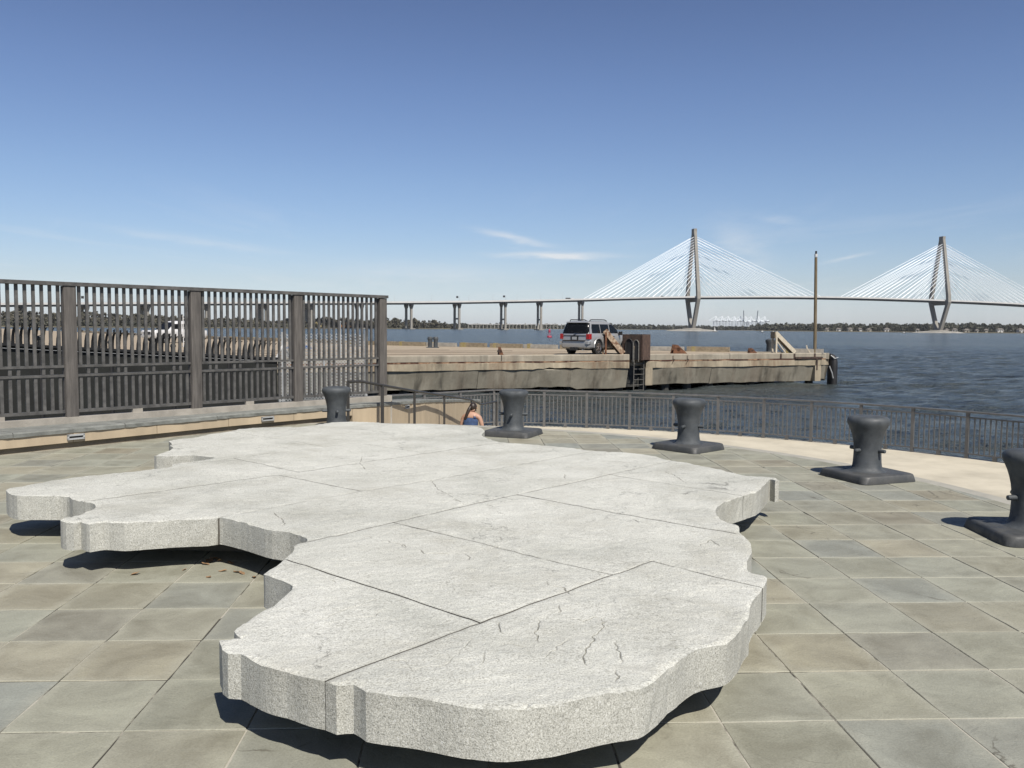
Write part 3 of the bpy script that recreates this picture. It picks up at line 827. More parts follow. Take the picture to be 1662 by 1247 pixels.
# houses on the right shore
house_specs = [(1340, 9, 6, 0, 'small pale house on the right shore just right of the timber pole'), (1359, 12, 6, 1, 'wide cream house among the trees between the pole and the far pylon'),
               (1377, 11, 7, 0, 'cream house beside the wide cream one between pole and far pylon'), (1394, 9, 6, 1, 'narrow white house third right of the timber pole on the shore'),
               (1408, 11, 5, 0, 'low cream house on the far shore left of the bright white one'), (1437, 13, 7, 1, 'bright white house at the water midway between pole and far pylon'),
               (1487, 8, 5, 1, 'small white house half in trees close left of the far pylon'), (1534, 9, 6, 0, 'cream house directly right of the far pylon'),
               (1547, 11, 7, 1, 'white two storey house second right of the far pylon'), (1566, 13, 6, 0, 'wide cream house third right of the far pylon'),
               (1583, 8, 5, 1, 'small white house below the broad dark tree'), (1598, 10, 6, 0, 'cream house right of the broad dark tree'),
               (1620, 15, 8, 1, 'large white house with grey hipped roof near the right bridge pier'), (1653, 13, 8, 1, 'white waterfront house against the rightmost bridge pier')]
for (px, w, h, wh, lab) in house_specs:
    w *= .85; h *= .8; d = interp(SHORE_R, px) + 40; x, y = gp(px, d); z = WZ + 1.6
    t = thing('shore_house', lab, 'house', (x, y, z), random.uniform(-.3, .3), 'houses along the right shore')
    obj('wall', MB().box((0, 0, h / 2), (w, 9, h)), t, M['housewhite' if wh else 'housewall'], local=True)
    ro = .8; rf = [(-w / 2 - ro, -4.5 - ro, h), (w / 2 + ro, -4.5 - ro, h), (w / 2 + ro, 4.5 + ro, h), (-w / 2 - ro, 4.5 + ro, h), (-w / 4, 0, h + 2.9), (w / 4, 0, h + 2.9)]
    obj('roof', MB().add(rf, [(3, 2, 1, 0), (0, 1, 5, 4), (1, 2, 5), (2, 3, 4, 5), (3, 0, 4)]), t, M['roof'], local=True)
    for k in range(3):
        obj('window', MB().box((-w / 3 + k * w / 3, -4.52, h * .62), (w * .16, .1, h * .34)), t, M['winglass'], local=True)

# container cranes in the haze behind the near pylon
crane_specs = [(1160, 0), (1170, 0), (1180, 0), (1190, 0), (1199, 0), (1208, 1), (1217, 0), (1229, 1), (1239, 0)]
c_lab = ['leftmost pale container crane with its boom lowered', 'second container crane from the left with lowered boom', 'third container crane from the left with lowered boom', 'fourth container crane from the left with lowered boom',
         'container crane just left of the tallest raised boom', 'container crane with the taller raised boom', 'container crane between the two raised booms', 'container crane with the shorter raised boom right of the middle', 'rightmost container crane, boom lowered over the trees']
for (px, up), lab in zip(crane_specs, c_lab):
    d = 4280 + 20 * random.random(); x, y = gp(px, d); z0 = WZ + 2
    t = thing('container_crane', lab, 'crane', (x, y, z0), 0, 'container cranes at the far port')
    mb = MB()
    for sx in (-9, 9):
        for sy in (-12, 12): mb.bar((sx, sy, 0), (sx * .9, sy, 44), 2.4, 2.4)
        mb.bar((sx, -12, 14), (sx, 12, 14), 2, 2); mb.bar((sx, -12, 43), (sx, 12, 43), 2.4, 2.4)
    mb.bar((-9, -12, 26), (9, -12, 40), 1.6, 1.6); mb.bar((9, -12, 26), (-9, -12, 40), 1.6, 1.6)
    obj('portal_frame', mb, t, M['craneblue' if up else 'crane'], local=True)
    obj('mast', MB().bar((-6, 0, 44), (2, 0, 68), 2, 2).bar((8, 0, 44), (2, 0, 68), 2, 2).bar((2, 0, 68), (-34, 0, 46), 1.2, 1.2), t, M['whitebright'], local=True)
    if up: obj('boom', MB().bar((-8, 0, 44), (-16 if px < 1220 else -10, -20, 96), 3.4, 4), t, M['craneblue'], local=True)
    else: obj('boom', MB().bar((-42, 0, 43), (26, 0, 43), 4, 3.2).bar((2, 0, 68), (-36, 0, 45), .9, .9), t, M['crane'], local=True)
    obj('back_girder', MB().bar((-8, 0, 43), (30, 0, 43), 4, 3.2).box((16, 0, 47), (9, 6, 5)), t, M['whitebright'], local=True)

# boats, buoy, plant on the far bank
for (px, py, L, lab) in [(1236, 539.6, 8, 'small white motor boat on the water right of the near pylon'), (1466, 541.3, 6, 'tiny white boat on the water left of the far pylon'), (1158, 536.6, 7, 'white sailing dinghy at the right tip of the near rock island')]:
    p = at(px, py, WZ); d = p.y; 
    if d > 1500: p = Vector(((px - CX) / F * 1150, 1150, WZ))
    t = thing('boat', lab, 'boat', (p.x, p.y, WZ), 0.2, 'small boats on the river')
    hull = [[(-L / 2, 0, .9), (-L / 2, 0, .9), (-L / 2, 0, .9)], [(-L / 4, -1.2, .9), (-L / 4, 0, -.3), (-L / 4, 1.2, .9)], [(L / 4, -1.3, .8), (L / 4, 0, -.3), (L / 4, 1.3, .8)], [(L / 2, -1.1, .8), (L / 2, 0, -.2), (L / 2, 1.1, .8)]]
    obj('hull', MB().loft(hull), t, M['white'], local=True)
    if px == 1158: obj('sail', MB().add([(0, 0, .9), (2.2, 0.1, 1.1), (.2, 0, 8), (0, .15, .9), (2.2, .25, 1.1), (.2, .1, 8)], [(0, 1, 2), (5, 4, 3), (0, 3, 4, 1), (1, 4, 5, 2), (2, 5, 3, 0)]), t, M['white'], local=True)
    else: obj('cabin', MB().box((L * .1, 0, 1.4), (L * .3, 1.6, 1.3)), t, M['white'], local=True)
bx, by = gp(891, 320)
bu = thing('channel_buoy', 'red channel marker buoy on the river left of the silver vehicle', 'buoy', (bx, by, WZ))
obj('float', MB().lathe([(0, -.4), (.85, -.4), (.95, .2), (.8, .7), (0, .75)], (bx, by, WZ), 16), bu, M['red'])
mb = MB()
for a in range(4): mb.bar((bx + .6 * math.cos(a * PI / 2), by + .6 * math.sin(a * PI / 2), WZ + .7), (bx + .22 * math.cos(a * PI / 2), by + .22 * math.sin(a * PI / 2), WZ + 2.6), .1, .1)
obj('frame', mb, bu, M['red']); obj('top_mark', MB().lathe([(.36, 1.9), (.42, 2.0), (.42, 2.7), (.1, 3.2), (0, 3.2)], (bx, by, WZ), 12), bu, M['red'])
for (px, lab, mm) in [(518, 'yellow excavator on the far bank behind the tall fence', M['yellow']), (556, 'orange excavator on the far bank seen through the last fence bay', M['orange']), (566, 'orange work shed on the far bank right of the orange excavator', M['orange'])]:
    d = interp(SHORE_L, px) - 3; x, y = gp(px, d); zz = WZ + .6
    t = thing('excavator' if 'excavator' in lab else 'work_shed', lab, 'excavator' if 'excavator' in lab else 'shed', (x, y, zz))
    if 'excavator' in lab:
        obj('track', MB().box((x, y, zz + .8), (7, 3, 1.6)), t, M['plastic']); obj('cab', MB().box((x + 1, y, zz + 3), (5, 3, 2.8)), t, mm)
        obj('boom', MB().bar((x - 1, y, zz + 3.4), (x - 4, y, zz + 9), 1, 1.2).bar((x - 4, y, zz + 9), (x - 8, y, zz + 4), .9, 1), t, mm)
    else:
        obj('wall', MB().box((x, y, zz + 2.2), (8, 4, 4.4)), t, mm); obj('roof', MB().box((x, y, zz + 4.7), (8.8, 4.6, .5)), t, M['rust'])

# ------------------------------------------------------------------ the pier
DK = 0.05                                   # deck level; edge beam tops out at 0.1
FE = lambda x: 43.5 + 0.464 * (x + 6.43)     # front edge line
FD = Vector((1, 0.464)).normalized(); FN = Vector((FD.y, -FD.x))   # along the edge, out over the water
CORN = Vector((20.9, FE(20.9)))
BACK = [(20.9, FE(20.9)), (3.6, 63.5), (-12, 72), (-23, 85), (-39, 102), (-83, 164), (-170, 280)]
pier = thing('pier', 'old concrete cargo pier with rusty stained edge over the river', 'pier', (5, 48, WZ))
xl = -46
dck = lambda x: FE(x) + .55
poly = [(xl, dck(xl)), (CORN.x - .3, dck(CORN.x - .3))] + BACK[1:] + [(-200, 280), (-200, dck(xl))]
obj('deck_slab', fixnormals(MB().prism(poly, -.6, DK).mesh('deck_slab', M['deck'])), pier)


def fe(s, out=0.0):                         # point on front edge: s metres from the corner towards the left
    p = CORN - FD * s + FN * out; return p


GAP0, GAP1 = None, None
def s_of(px):                               # distance from corner of the edge point seen at photo column px
    k = (px - CX) / F; x = k * (43.5 + 0.464 * 6.43) / (1 - 0.464 * k); return (CORN - Vector((x, FE(x)))).length


GAP0, GAP1 = s_of(1048), s_of(1021)          # the ladder recess
SEND = 74.0
SP0, SP1 = s_of(872), s_of(936)             # spalled stretch below the parked vehicle


def edge_run(s0, s1, sec, m, name, step=1.2, jit=0.012, seed=0, zmod=None):
    """loft a cross section (out, z) along the pier's edge with slight chips"""
    n = max(2, int((s1 - s0) / step)); rings = []
    for i in range(n + 1):
        s = s0 + (s1 - s0) * i / n
        ring = []
        for k, (o_, z) in enumerate(sec):
            p = fe(s, o_ + jit * (float(vnoise(s * 1.3 + k * 7, seed)) - .5) * 2)
            z = z if zmod is None else z + zmod(k, s)
            ring.append((p.x, p.y, z + jit * (float(vnoise(s * 1.7 + k * 3, seed + 9)) - .5) * 2))
        rings.append(ring)
    return obj(name, fixnormals(MB().loft(rings).mesh(name, m)), pier)


runs = [(0.0, GAP0), (GAP1, SEND)]
for (a, b) in runs:
    k = 0; s = a
    while s < b - .3:                        # edge beam cast in lengths with open joints
        e = min(b, s + 8.2)
        edge_run(s + .02, e - .02, [(-.55, DK - .04), (.02, DK - .04), (.02, .05), (-.02, .10), (-.5, .10)][:0] or [(-.60, -.20), (.04, -.24), (.05, .06), (.0, .10), (-.56, .10), (-.60, .07)], M['kerbpier'], 'edge_beam', 1.0, .012, k)
        s = e; k += 1
    edge_run(a, b, [(-.6, -.325), (.028, -.325), (.03, -.225), (-.6, -.225)], M['rustline'], 'rust_seam', 2.0, .006, 3)
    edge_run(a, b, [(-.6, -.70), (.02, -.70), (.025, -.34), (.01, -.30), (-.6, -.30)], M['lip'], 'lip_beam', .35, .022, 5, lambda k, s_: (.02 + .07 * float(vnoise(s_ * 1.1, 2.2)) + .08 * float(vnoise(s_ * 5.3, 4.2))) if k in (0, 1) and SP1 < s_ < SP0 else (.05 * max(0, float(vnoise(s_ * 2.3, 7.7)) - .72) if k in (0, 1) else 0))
    s = a; k = 0
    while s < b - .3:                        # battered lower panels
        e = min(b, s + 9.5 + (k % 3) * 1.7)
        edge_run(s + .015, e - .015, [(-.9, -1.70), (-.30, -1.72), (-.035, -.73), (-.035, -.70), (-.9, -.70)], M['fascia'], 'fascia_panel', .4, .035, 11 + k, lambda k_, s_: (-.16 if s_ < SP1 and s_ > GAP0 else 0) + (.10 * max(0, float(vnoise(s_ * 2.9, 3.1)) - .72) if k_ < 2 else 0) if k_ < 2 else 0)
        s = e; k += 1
# pilasters, brackets, drips
for px, w in [(1052, .5), (1326, .5)]:
    s = s_of(px); p = fe(s, -.10)
    obj('pilaster', MB().box((p.x, p.y, -1.22), (w, .40, 1.02), math.atan2(FD.y, FD.x)), pier, M['lip'])
for px in (1266, 1288, 1321):
    s = s_of(px); p = fe(s, .04); obj('bracket', MB().box((p.x, p.y, -.07), (.14, .05, .30), math.atan2(FD.y, FD.x)), pier, M['rustdark'])
a = fe(s_of(1289), .09); b = fe(s_of(1333), .09)
obj('guard_strip', MB().bar((a.x, a.y, -.20), (b.x, b.y, -.20), .05, .12), pier, M['rustdark'])
a = fe(s_of(1324), .10); obj('guard_strip', MB().bar((a.x, a.y, -.26), (a.x, a.y, -1.0), .1, .05), pier, M['rustdark'])
for px in (1091, 1114):
    s = s_of(px); pts = [fe(s, .07), fe(s, .07), fe(s - .1, .09), fe(s + .15, -.05), fe(s + .35, -.30)]; zs = [.0, -.18, -.2, -.72, -1.55]
    obj('conduit', MB().tube([(q.x, q.y, z) for q, z in zip(pts, zs)], .02, 5), pier, M['rustdark'])
# end face at the corner
e0 = CORN + FN * .02
bd = (Vector(BACK[1]) - Vector(BACK[0])).normalized()
for s in range(0, 5):
    pass
rings = []
obj('end_beam', MB().bar((CORN.x + .02, CORN.y, -.10), (CORN.x + bd.x * 16, CORN.y + bd.y * 16, -.10), .5, .40), pier, M['kerbpier'])
obj('end_wall', MB().bar((CORN.x - .25, CORN.y, -.95), (CORN.x + bd.x * 16, CORN.y + bd.y * 16, -.95), .4, 1.3), pier, M['fascia'])
# piles below
pm = MB().tube([(0, 0, -3.2), (0, 0, -1.0)], .28, 8).mesh('pile', M['pile'])
for k in range(22):
    s = .9 + k * 1.65
    for r in range(3):
        p = fe(s, -.8 - r * 2.6)
        obj('pile', pm, pier, loc=(p.x, p.y, 0))
obj('pile_wall', MB().bar((fe(0.4, -9).x, fe(0.4, -9).y, -2.2), (fe(SEND, -9).x, fe(SEND, -9).y, -2.2), .6, 3.0), pier, M['pile'])
# crane rails and joints across the deck
for off in (-3.2, -6.4, -9.4, -12.0):
    a = fe(1.5 - off * .0, off); b = fe(SEND, off)
    lim = 60 if off > -7 else 52
    a = fe(6 + abs(off) * 1.35, off)
    obj('crane_rail', MB().bar((a.x, a.y, DK + .006), (b.x, b.y, DK + .006), .14, .02), pier, M['rustdark'])
# kerb timbers along the far edge, some painted yellow
bl = []
for i in range(len(BACK) - 2):
    a = Vector(BACK[i]); b = Vector(BACK[i + 1]); n_ = int((b - a).length / 2.9)
    for k in range(n_):
        bl.append((a.lerp(b, (k + .5) / n_), (b - a).normalized(), (b - a).length / n_, i, k))
for j, (c, dv, L, i, k) in enumerate(bl):
    inn = Vector((-dv.y, dv.x)); inn = inn if inn.y < 0 else -inn
    p = c + inn * .35; rz = math.atan2(dv.y, dv.x) + random.uniform(-.015, .015)
    if j in (1,): continue
    ln = L * (.93 if j % 4 else .80)
    t_ = obj('kerb_timber', MB().box((p.x, p.y, DK + .16), (ln, .32, .30 + .03 * (j % 3)), rz), pier, M['timber' if j % 3 else 'kerbstone'])
    if j % 2 == 0 or j in (7, 9): 
        q = p + dv * (ln * .34)
        obj('painted_block', MB().box((q.x, q.y, DK + .17), (.26 if j % 4 else .5, .345, .36), rz), t_, M['yellow'])

# things on the pier -------------------------------------------------
# ladder, rusty ladder shield
s0, s1 = s_of(1043), s_of(1027)
lad = thing('pier_ladder', 'dull steel ladder running down the pier recess under the rusty shield', 'ladder', tuple(fe((s0 + s1) / 2, .1)) + (-.9,))
for s in (s0, s1):
    p = fe(s, .12); obj('stile', MB().tube([(p.x, p.y, -2.2), (p.x, p.y, .55), (p.x - FN.x * .12, p.y - FN.y * .12, .75), (p.x - FN.x * .4, p.y - FN.y * .4, .7)], .025, 6), lad, M['ladder'])
for k in range(9):
    a = fe(s0, .12); b = fe(s1, .12); z = -2.0 + k * .31
    obj('rung', MB().tube([(a.x, a.y, z), (b.x, b.y, z)], .018, 5), lad, M['ladder'])
obj('recess_back', MB().bar((fe(GAP0, -.7).x, fe(GAP0, -.7).y, -.9), (fe(GAP1, -.7).x, fe(GAP1, -.7).y, -.9), .2, 1.9), pier, M['pile'])
c_ = fe(s_of(1036), -.25); sh = thing('ladder_shield', 'dark rusty steel box shield standing over the pier ladder', 'steel box', (c_.x, c_.y, 0), math.atan2(-.83, -.55) + PI / 2)
bw, bd_, z0_, z1_ = 1.22, 1.0, -.22, 1.27                 # local: -Y is the face with the two hoops
zm, zh = (z0_ + z1_) / 2, z1_ - z0_
obj('front_plate', MB().box((0, -bd_ / 2, zm), (bw, .05, zh)), sh, M['rustdark'], local=True)
obj('back_plate', MB().box((0, bd_ / 2, zm + .3), (bw, .05, zh - .6)), sh, M['rustdark'], local=True)
for s_ in (-1, 1): obj('side_plate', MB().box((s_ * (bw / 2 + .026), 0, zm), (.05, bd_ + .04, zh - .01)), sh, M['rustlit'] if s_ > 0 else M['rustdark'], local=True)  # right plate takes the lighter sunlit colour, left plate the dark one
obj('edge_angle', MB().box((bw / 2 + .03, -bd_ / 2 - .03, zm), (.09, .09, zh + .02)), sh, M['rustlit'], local=True)
for (x_, w_, mm) in ((-.20, .22, M['rubber']), (.24, .17, M['ladder'])):
    pts = [(x_ - w_, -bd_ / 2 - .06, z0_ - .1)] + [(x_ - math.cos(PI * k / 8) * w_, -bd_ / 2 - .06, .72 + math.sin(PI * k / 8) * w_ * 1.25) for k in range(9)] + [(x_ + w_, -bd_ / 2 - .06, z0_ - .1)]
    obj('hoop_rail', MB().tube(pts, .035, 6), sh, mm, local=True)
    arch = [(x_ - w_ * .82, z0_ + .02), (x_ + w_ * .82, z0_ + .02), (x_ + w_ * .82, .70)] + [(x_ + math.cos(PI * k / 6) * w_ * .82, .70 + math.sin(PI * k / 6) * w_) for k in range(1, 6)] + [(x_ - w_ * .82, .70)]
    obj('opening_shade', fixnormals(MB().loft([[(a, -bd_ / 2 - .028 + e, b) for a, b in arch] for e in (0, .012)]).mesh('opening_shade', M['rubber'])), sh, local=True)  # black arch sheet paints the shade inside an arched opening
obj('warning_plate', MB().box((.06, -bd_ / 2 - .045, .48), (.16, .02, .22)), sh, M['timber'], local=True)


def ramp_frame(px, name, label, hgt, run, mm, mm2, out=-.7, wid=.55, deep=.24, heavy=False):
    c = fe(s_of(px), out); t = thing(name, label, 'steel ramp', (c.x, c.y, DK + .05), math.radians(8))
    for s in (-1, 1):
        y = s * wid / 2
        obj('stringer', MB().bar((0, y, hgt), (run, y, .05), .06, deep), t, mm, local=True)
        obj('post', MB().bar((0.06, y, 0), (0.06, y, hgt - .10), .10, .09), t, mm2 if heavy and s < 0 else mm, local=True)
        if not heavy: obj('brace', MB().bar((0.06, y, hgt * .62), (run * .52, y, .02), .06, .06), t, mm, local=True)
    obj('ramp_plate', MB().bar((.05, 0, hgt - .10), (run - .02, 0, .02), wid - .07, .05), t, mm2, local=True)
    if not heavy: obj('head_plate', MB().box((-.04, 0, hgt - .16), (.07, wid + .1, .42)), t, mm2, local=True)
    for k in (1, 2): obj('cross_bar', MB().bar((run * k / 3, -wid / 2, hgt * (1 - k / 3)), (run * k / 3, wid / 2, hgt * (1 - k / 3)), .07, .07), t, mm2, local=True)
    return t


ramp_frame(989, 'gangway_ramp', 'tilted rusty gangway ramp frame leaning beside the silver vehicle', 1.38, 1.12, M['rustpale'], M['rust'], wid=.62, deep=.30, heavy=True)
ramp_frame(1267, 'gangway_ramp', 'tilted cream painted ramp frame near the end of the pier', 1.32, 1.35, M['creambeam'], M['timber'])
for (px, lab, sc_, out) in [(1112, 'rusty wedge shaped mooring bracket halfway along the outer pier edge', 1.0, -.75), (1233, 'low rusty mooring bracket left of the cream ramp frame', .6, -.75), (818, 'narrow rusty mooring stump on the pier left of the silver vehicle', .8, -.5)]:
    c = fe(s_of(px), out); t = thing('mooring_bracket', lab, 'bracket', (c.x, c.y, DK + .05), .3, 'rusty fittings on the pier edge')
    for s in (-1, 1):
        w_ = .42 if px != 818 else .14
        obj('cheek_plate', fixnormals(MB().loft([[(-w_ * sc_, s * .16 * sc_ + e, 0), (w_ * 1.3 * sc_, s * .16 * sc_ + e, 0), (-w_ * .2 * sc_, s * .16 * sc_ + e, .52 * sc_), (-w_ * .7 * sc_, s * .16 * sc_ + e, .55 * sc_)] for e in (0, .05)]).mesh('cheek_plate', M['rust'])), t, local=True)
    obj('roller', MB().tube([(-.05, -.16 * sc_, .25 * sc_), (-.05, .2 * sc_, .25 * sc_)], .12 * sc_, 10), t, M['rustdark'], local=True)
for (px, d, lab) in [(702, 63.5, 'dark double mooring bollard at the far edge of the pier'), (1250, 58.2, 'black mooring bollard left of the cream ramp frame'), (577, 66, 'dark mooring bollard on the pier behind the last fence bay')]:
    x, y = gp(px, d); t = thing('pier_bollard', lab, 'bollard', (x, y, DK), 0, 'mooring bollards on the pier')
    for s in ((-.2, .22) if px != 1250 else (0,)):
        obj('head', MB().lathe([(.16, 0), (.15, .5), (.19, .62), (.21, .72), (.16, .82), (0, .84)] if px != 1250 else [(.3, 0), (.28, .55), (.36, .7), (.36, .86), (.2, .93), (0, .94)], (s, 0, 0), 14), t, M['iron'], 40, local=True)
    obj('base_plate', MB().box((0, 0, .03), (.9, .6, .06)), t, M['iron'], local=True)
c = fe(s_of(1322), -.5); c.x = (1322.0 - CX) / F * c.y; top = atd(1324.6, 409, c.y)
pl = thing('timber_pole', 'tall slim brown pole with white band near its top on the pier end', 'pole', (c.x, c.y, DK))
obj('shaft', MB().tube([(c.x, c.y, DK), ((c.x + top.x) / 2, c.y, top.z / 2), (top.x, c.y, top.z - .35)], [.105, .10, .09], 10), pl, M['pole'], 60)
obj('cap', MB().tube([(top.x, c.y, top.z - .32), (top.x, c.y, top.z - .14)], .10, 10), pl, M['white'], 60)
obj('dark_cap', MB().tube([(top.x, c.y, top.z - .14), (top.x, c.y, top.z + .05)], .065, 8), pl, M['plastic'], 60)  # plain dark cap ending the pole, carries no lamp
c2 = fe(s_of(1317), -.3)
tag(obj('broken_board', MB().bar((c2.x + .12, c2.y, DK + .05), (c2.x - .10, c2.y, .42), .08, .05).bar((c2.x - .10, c2.y, .40), (c2.x - .14, c2.y, .60), .07, .05), None, M['creambeam']), 'short broken cream board leaning beside the foot of the timber pole', 'board')
fc = CORN + FN * .05 + FD * .30
fd_ = thing('corner_fender', 'black rounded rubber fender on the pier corner', 'fender', (fc.x, fc.y, WZ))
rings = []
for (z, r, ox) in [(-3, .30, 0), (-.9, .30, 0), (-.45, .29, -.0), (-.2, .26, -.03), (-.05, .20, -.07), (.03, .12, -.12), (.06, .02, -.15)]:
    rings.append([(fc.x + ox + r * math.cos(2 * PI * k / 16), fc.y + r * 1.6 * math.sin(2 * PI * k / 16), z) for k in range(16)])
obj('rubber_column', fixnormals(MB().loft(rings).mesh('rubber_column', M['rubber'], 50)), fd_)
ch = [fc + Vector((-.25, -.5))]
obj('chain', MB().tube([(fc.x - .25, fc.y - .35, -.05), (fc.x - .05, fc.y - .5, -.25), (fc.x + .2, fc.y - .42, -.18)], .03, 5).tube([(fc.x - .35, fc.y - .4, -.75), (fc.x - .2, fc.y - .5, -1.2), (fc.x - .12, fc.y - .5, -1.55)], .035, 5), fd_, M['galv'])
tx, ty = gp(484, 58)
mb = MB(); tv = []
for i in range(9):
    for j in range(6): tv.append((tx - .9 + i * .22, ty - .5 + j * .2, DK + .02 + .42 * max(0, math.sin(PI * i / 8) * math.sin(PI * j / 5)) * (0.6 + .8 * float(vnoise(i * .9, j * .9)))))
tag(obj('blue_tarp', MB().add(tv, [(i * 6 + j, i * 6 + j + 1, i * 6 + j + 7, i * 6 + j + 6) for i in range(8) for j in range(5)]), None, M['tarp'], 60), 'crumpled blue tarpaulin on the pier behind the third fence post', 'tarpaulin')


# ------------------------------------------------------------------ vehicles on the pier
def rrect(hw, y0, y1, r, z, n=4):
    pts = []
    for (cx_, cy_, a0) in ((hw - r, y1 - r, 0), (-hw + r, y1 - r, PI / 2), (-hw + r, y0 + r, PI), (hw - r, y0 + r, 1.5 * PI)):
        for k in range(n + 1):
            a = a0 + PI / 2 * k / n; pts.append((cx_ + r * math.cos(a), cy_ + r * math.sin(a), z))
    return pts


def bool_cut(me, cutters):
    o = bpy.data.objects.new('cut_body', me); COL.objects.link(o); extra = []
    for cm in cutters:
        c = bpy.data.objects.new('cutter', cm); COL.objects.link(c); extra.append(c)
        md = o.modifiers.new('b', 'BOOLEAN'); md.object = c; md.operation = 'DIFFERENCE'; md.solver = 'EXACT'
    dg = bpy.context.evaluated_depsgraph_get(); dg.update()
    res = bpy.data.meshes.new_from_object(o.evaluated_get(dg))
    for c in extra + [o]: bpy.data.objects.remove(c)
    return res


def wheel(parent, x, y, r, w, out):
    t = obj('wheel', MB().lathe([(0, -w / 2), (r * .62, -w / 2), (r * .95, -w / 2 + .01), (r, -w / 2 + .05), (r, w / 2 - .05), (r * .95, w / 2 - .01), (r * .66, w / 2), (r * .64, w / 2 - .05), (0, w / 2 - .05)], n=24), parent, M['tyre'], 40, local=True)
    t.location = (x, y, r); t.rotation_euler = (0, out * PI / 2, 0)
    rim = MB().lathe([(r * .655, w / 2 - .045), (r * .655, w / 2 + .004), (r * .60, w / 2 + .004), (r * .57, w / 2 - .03)], n=24)
    for k in range(6):
        a = 2 * PI * k / 6
        rim.bar((r * .08 * math.cos(a), r * .08 * math.sin(a), w / 2 - .012), (r * .62 * math.cos(a), r * .62 * math.sin(a), w / 2 - .012), .075, .03)
    rim.lathe([(0, w / 2 + .012), (r * .16, w / 2 + .01), (r * .18, w / 2 - .03)], n=14)
    rm = obj('rim', rim, t, M['chrome'], 40, local=True)
    return t


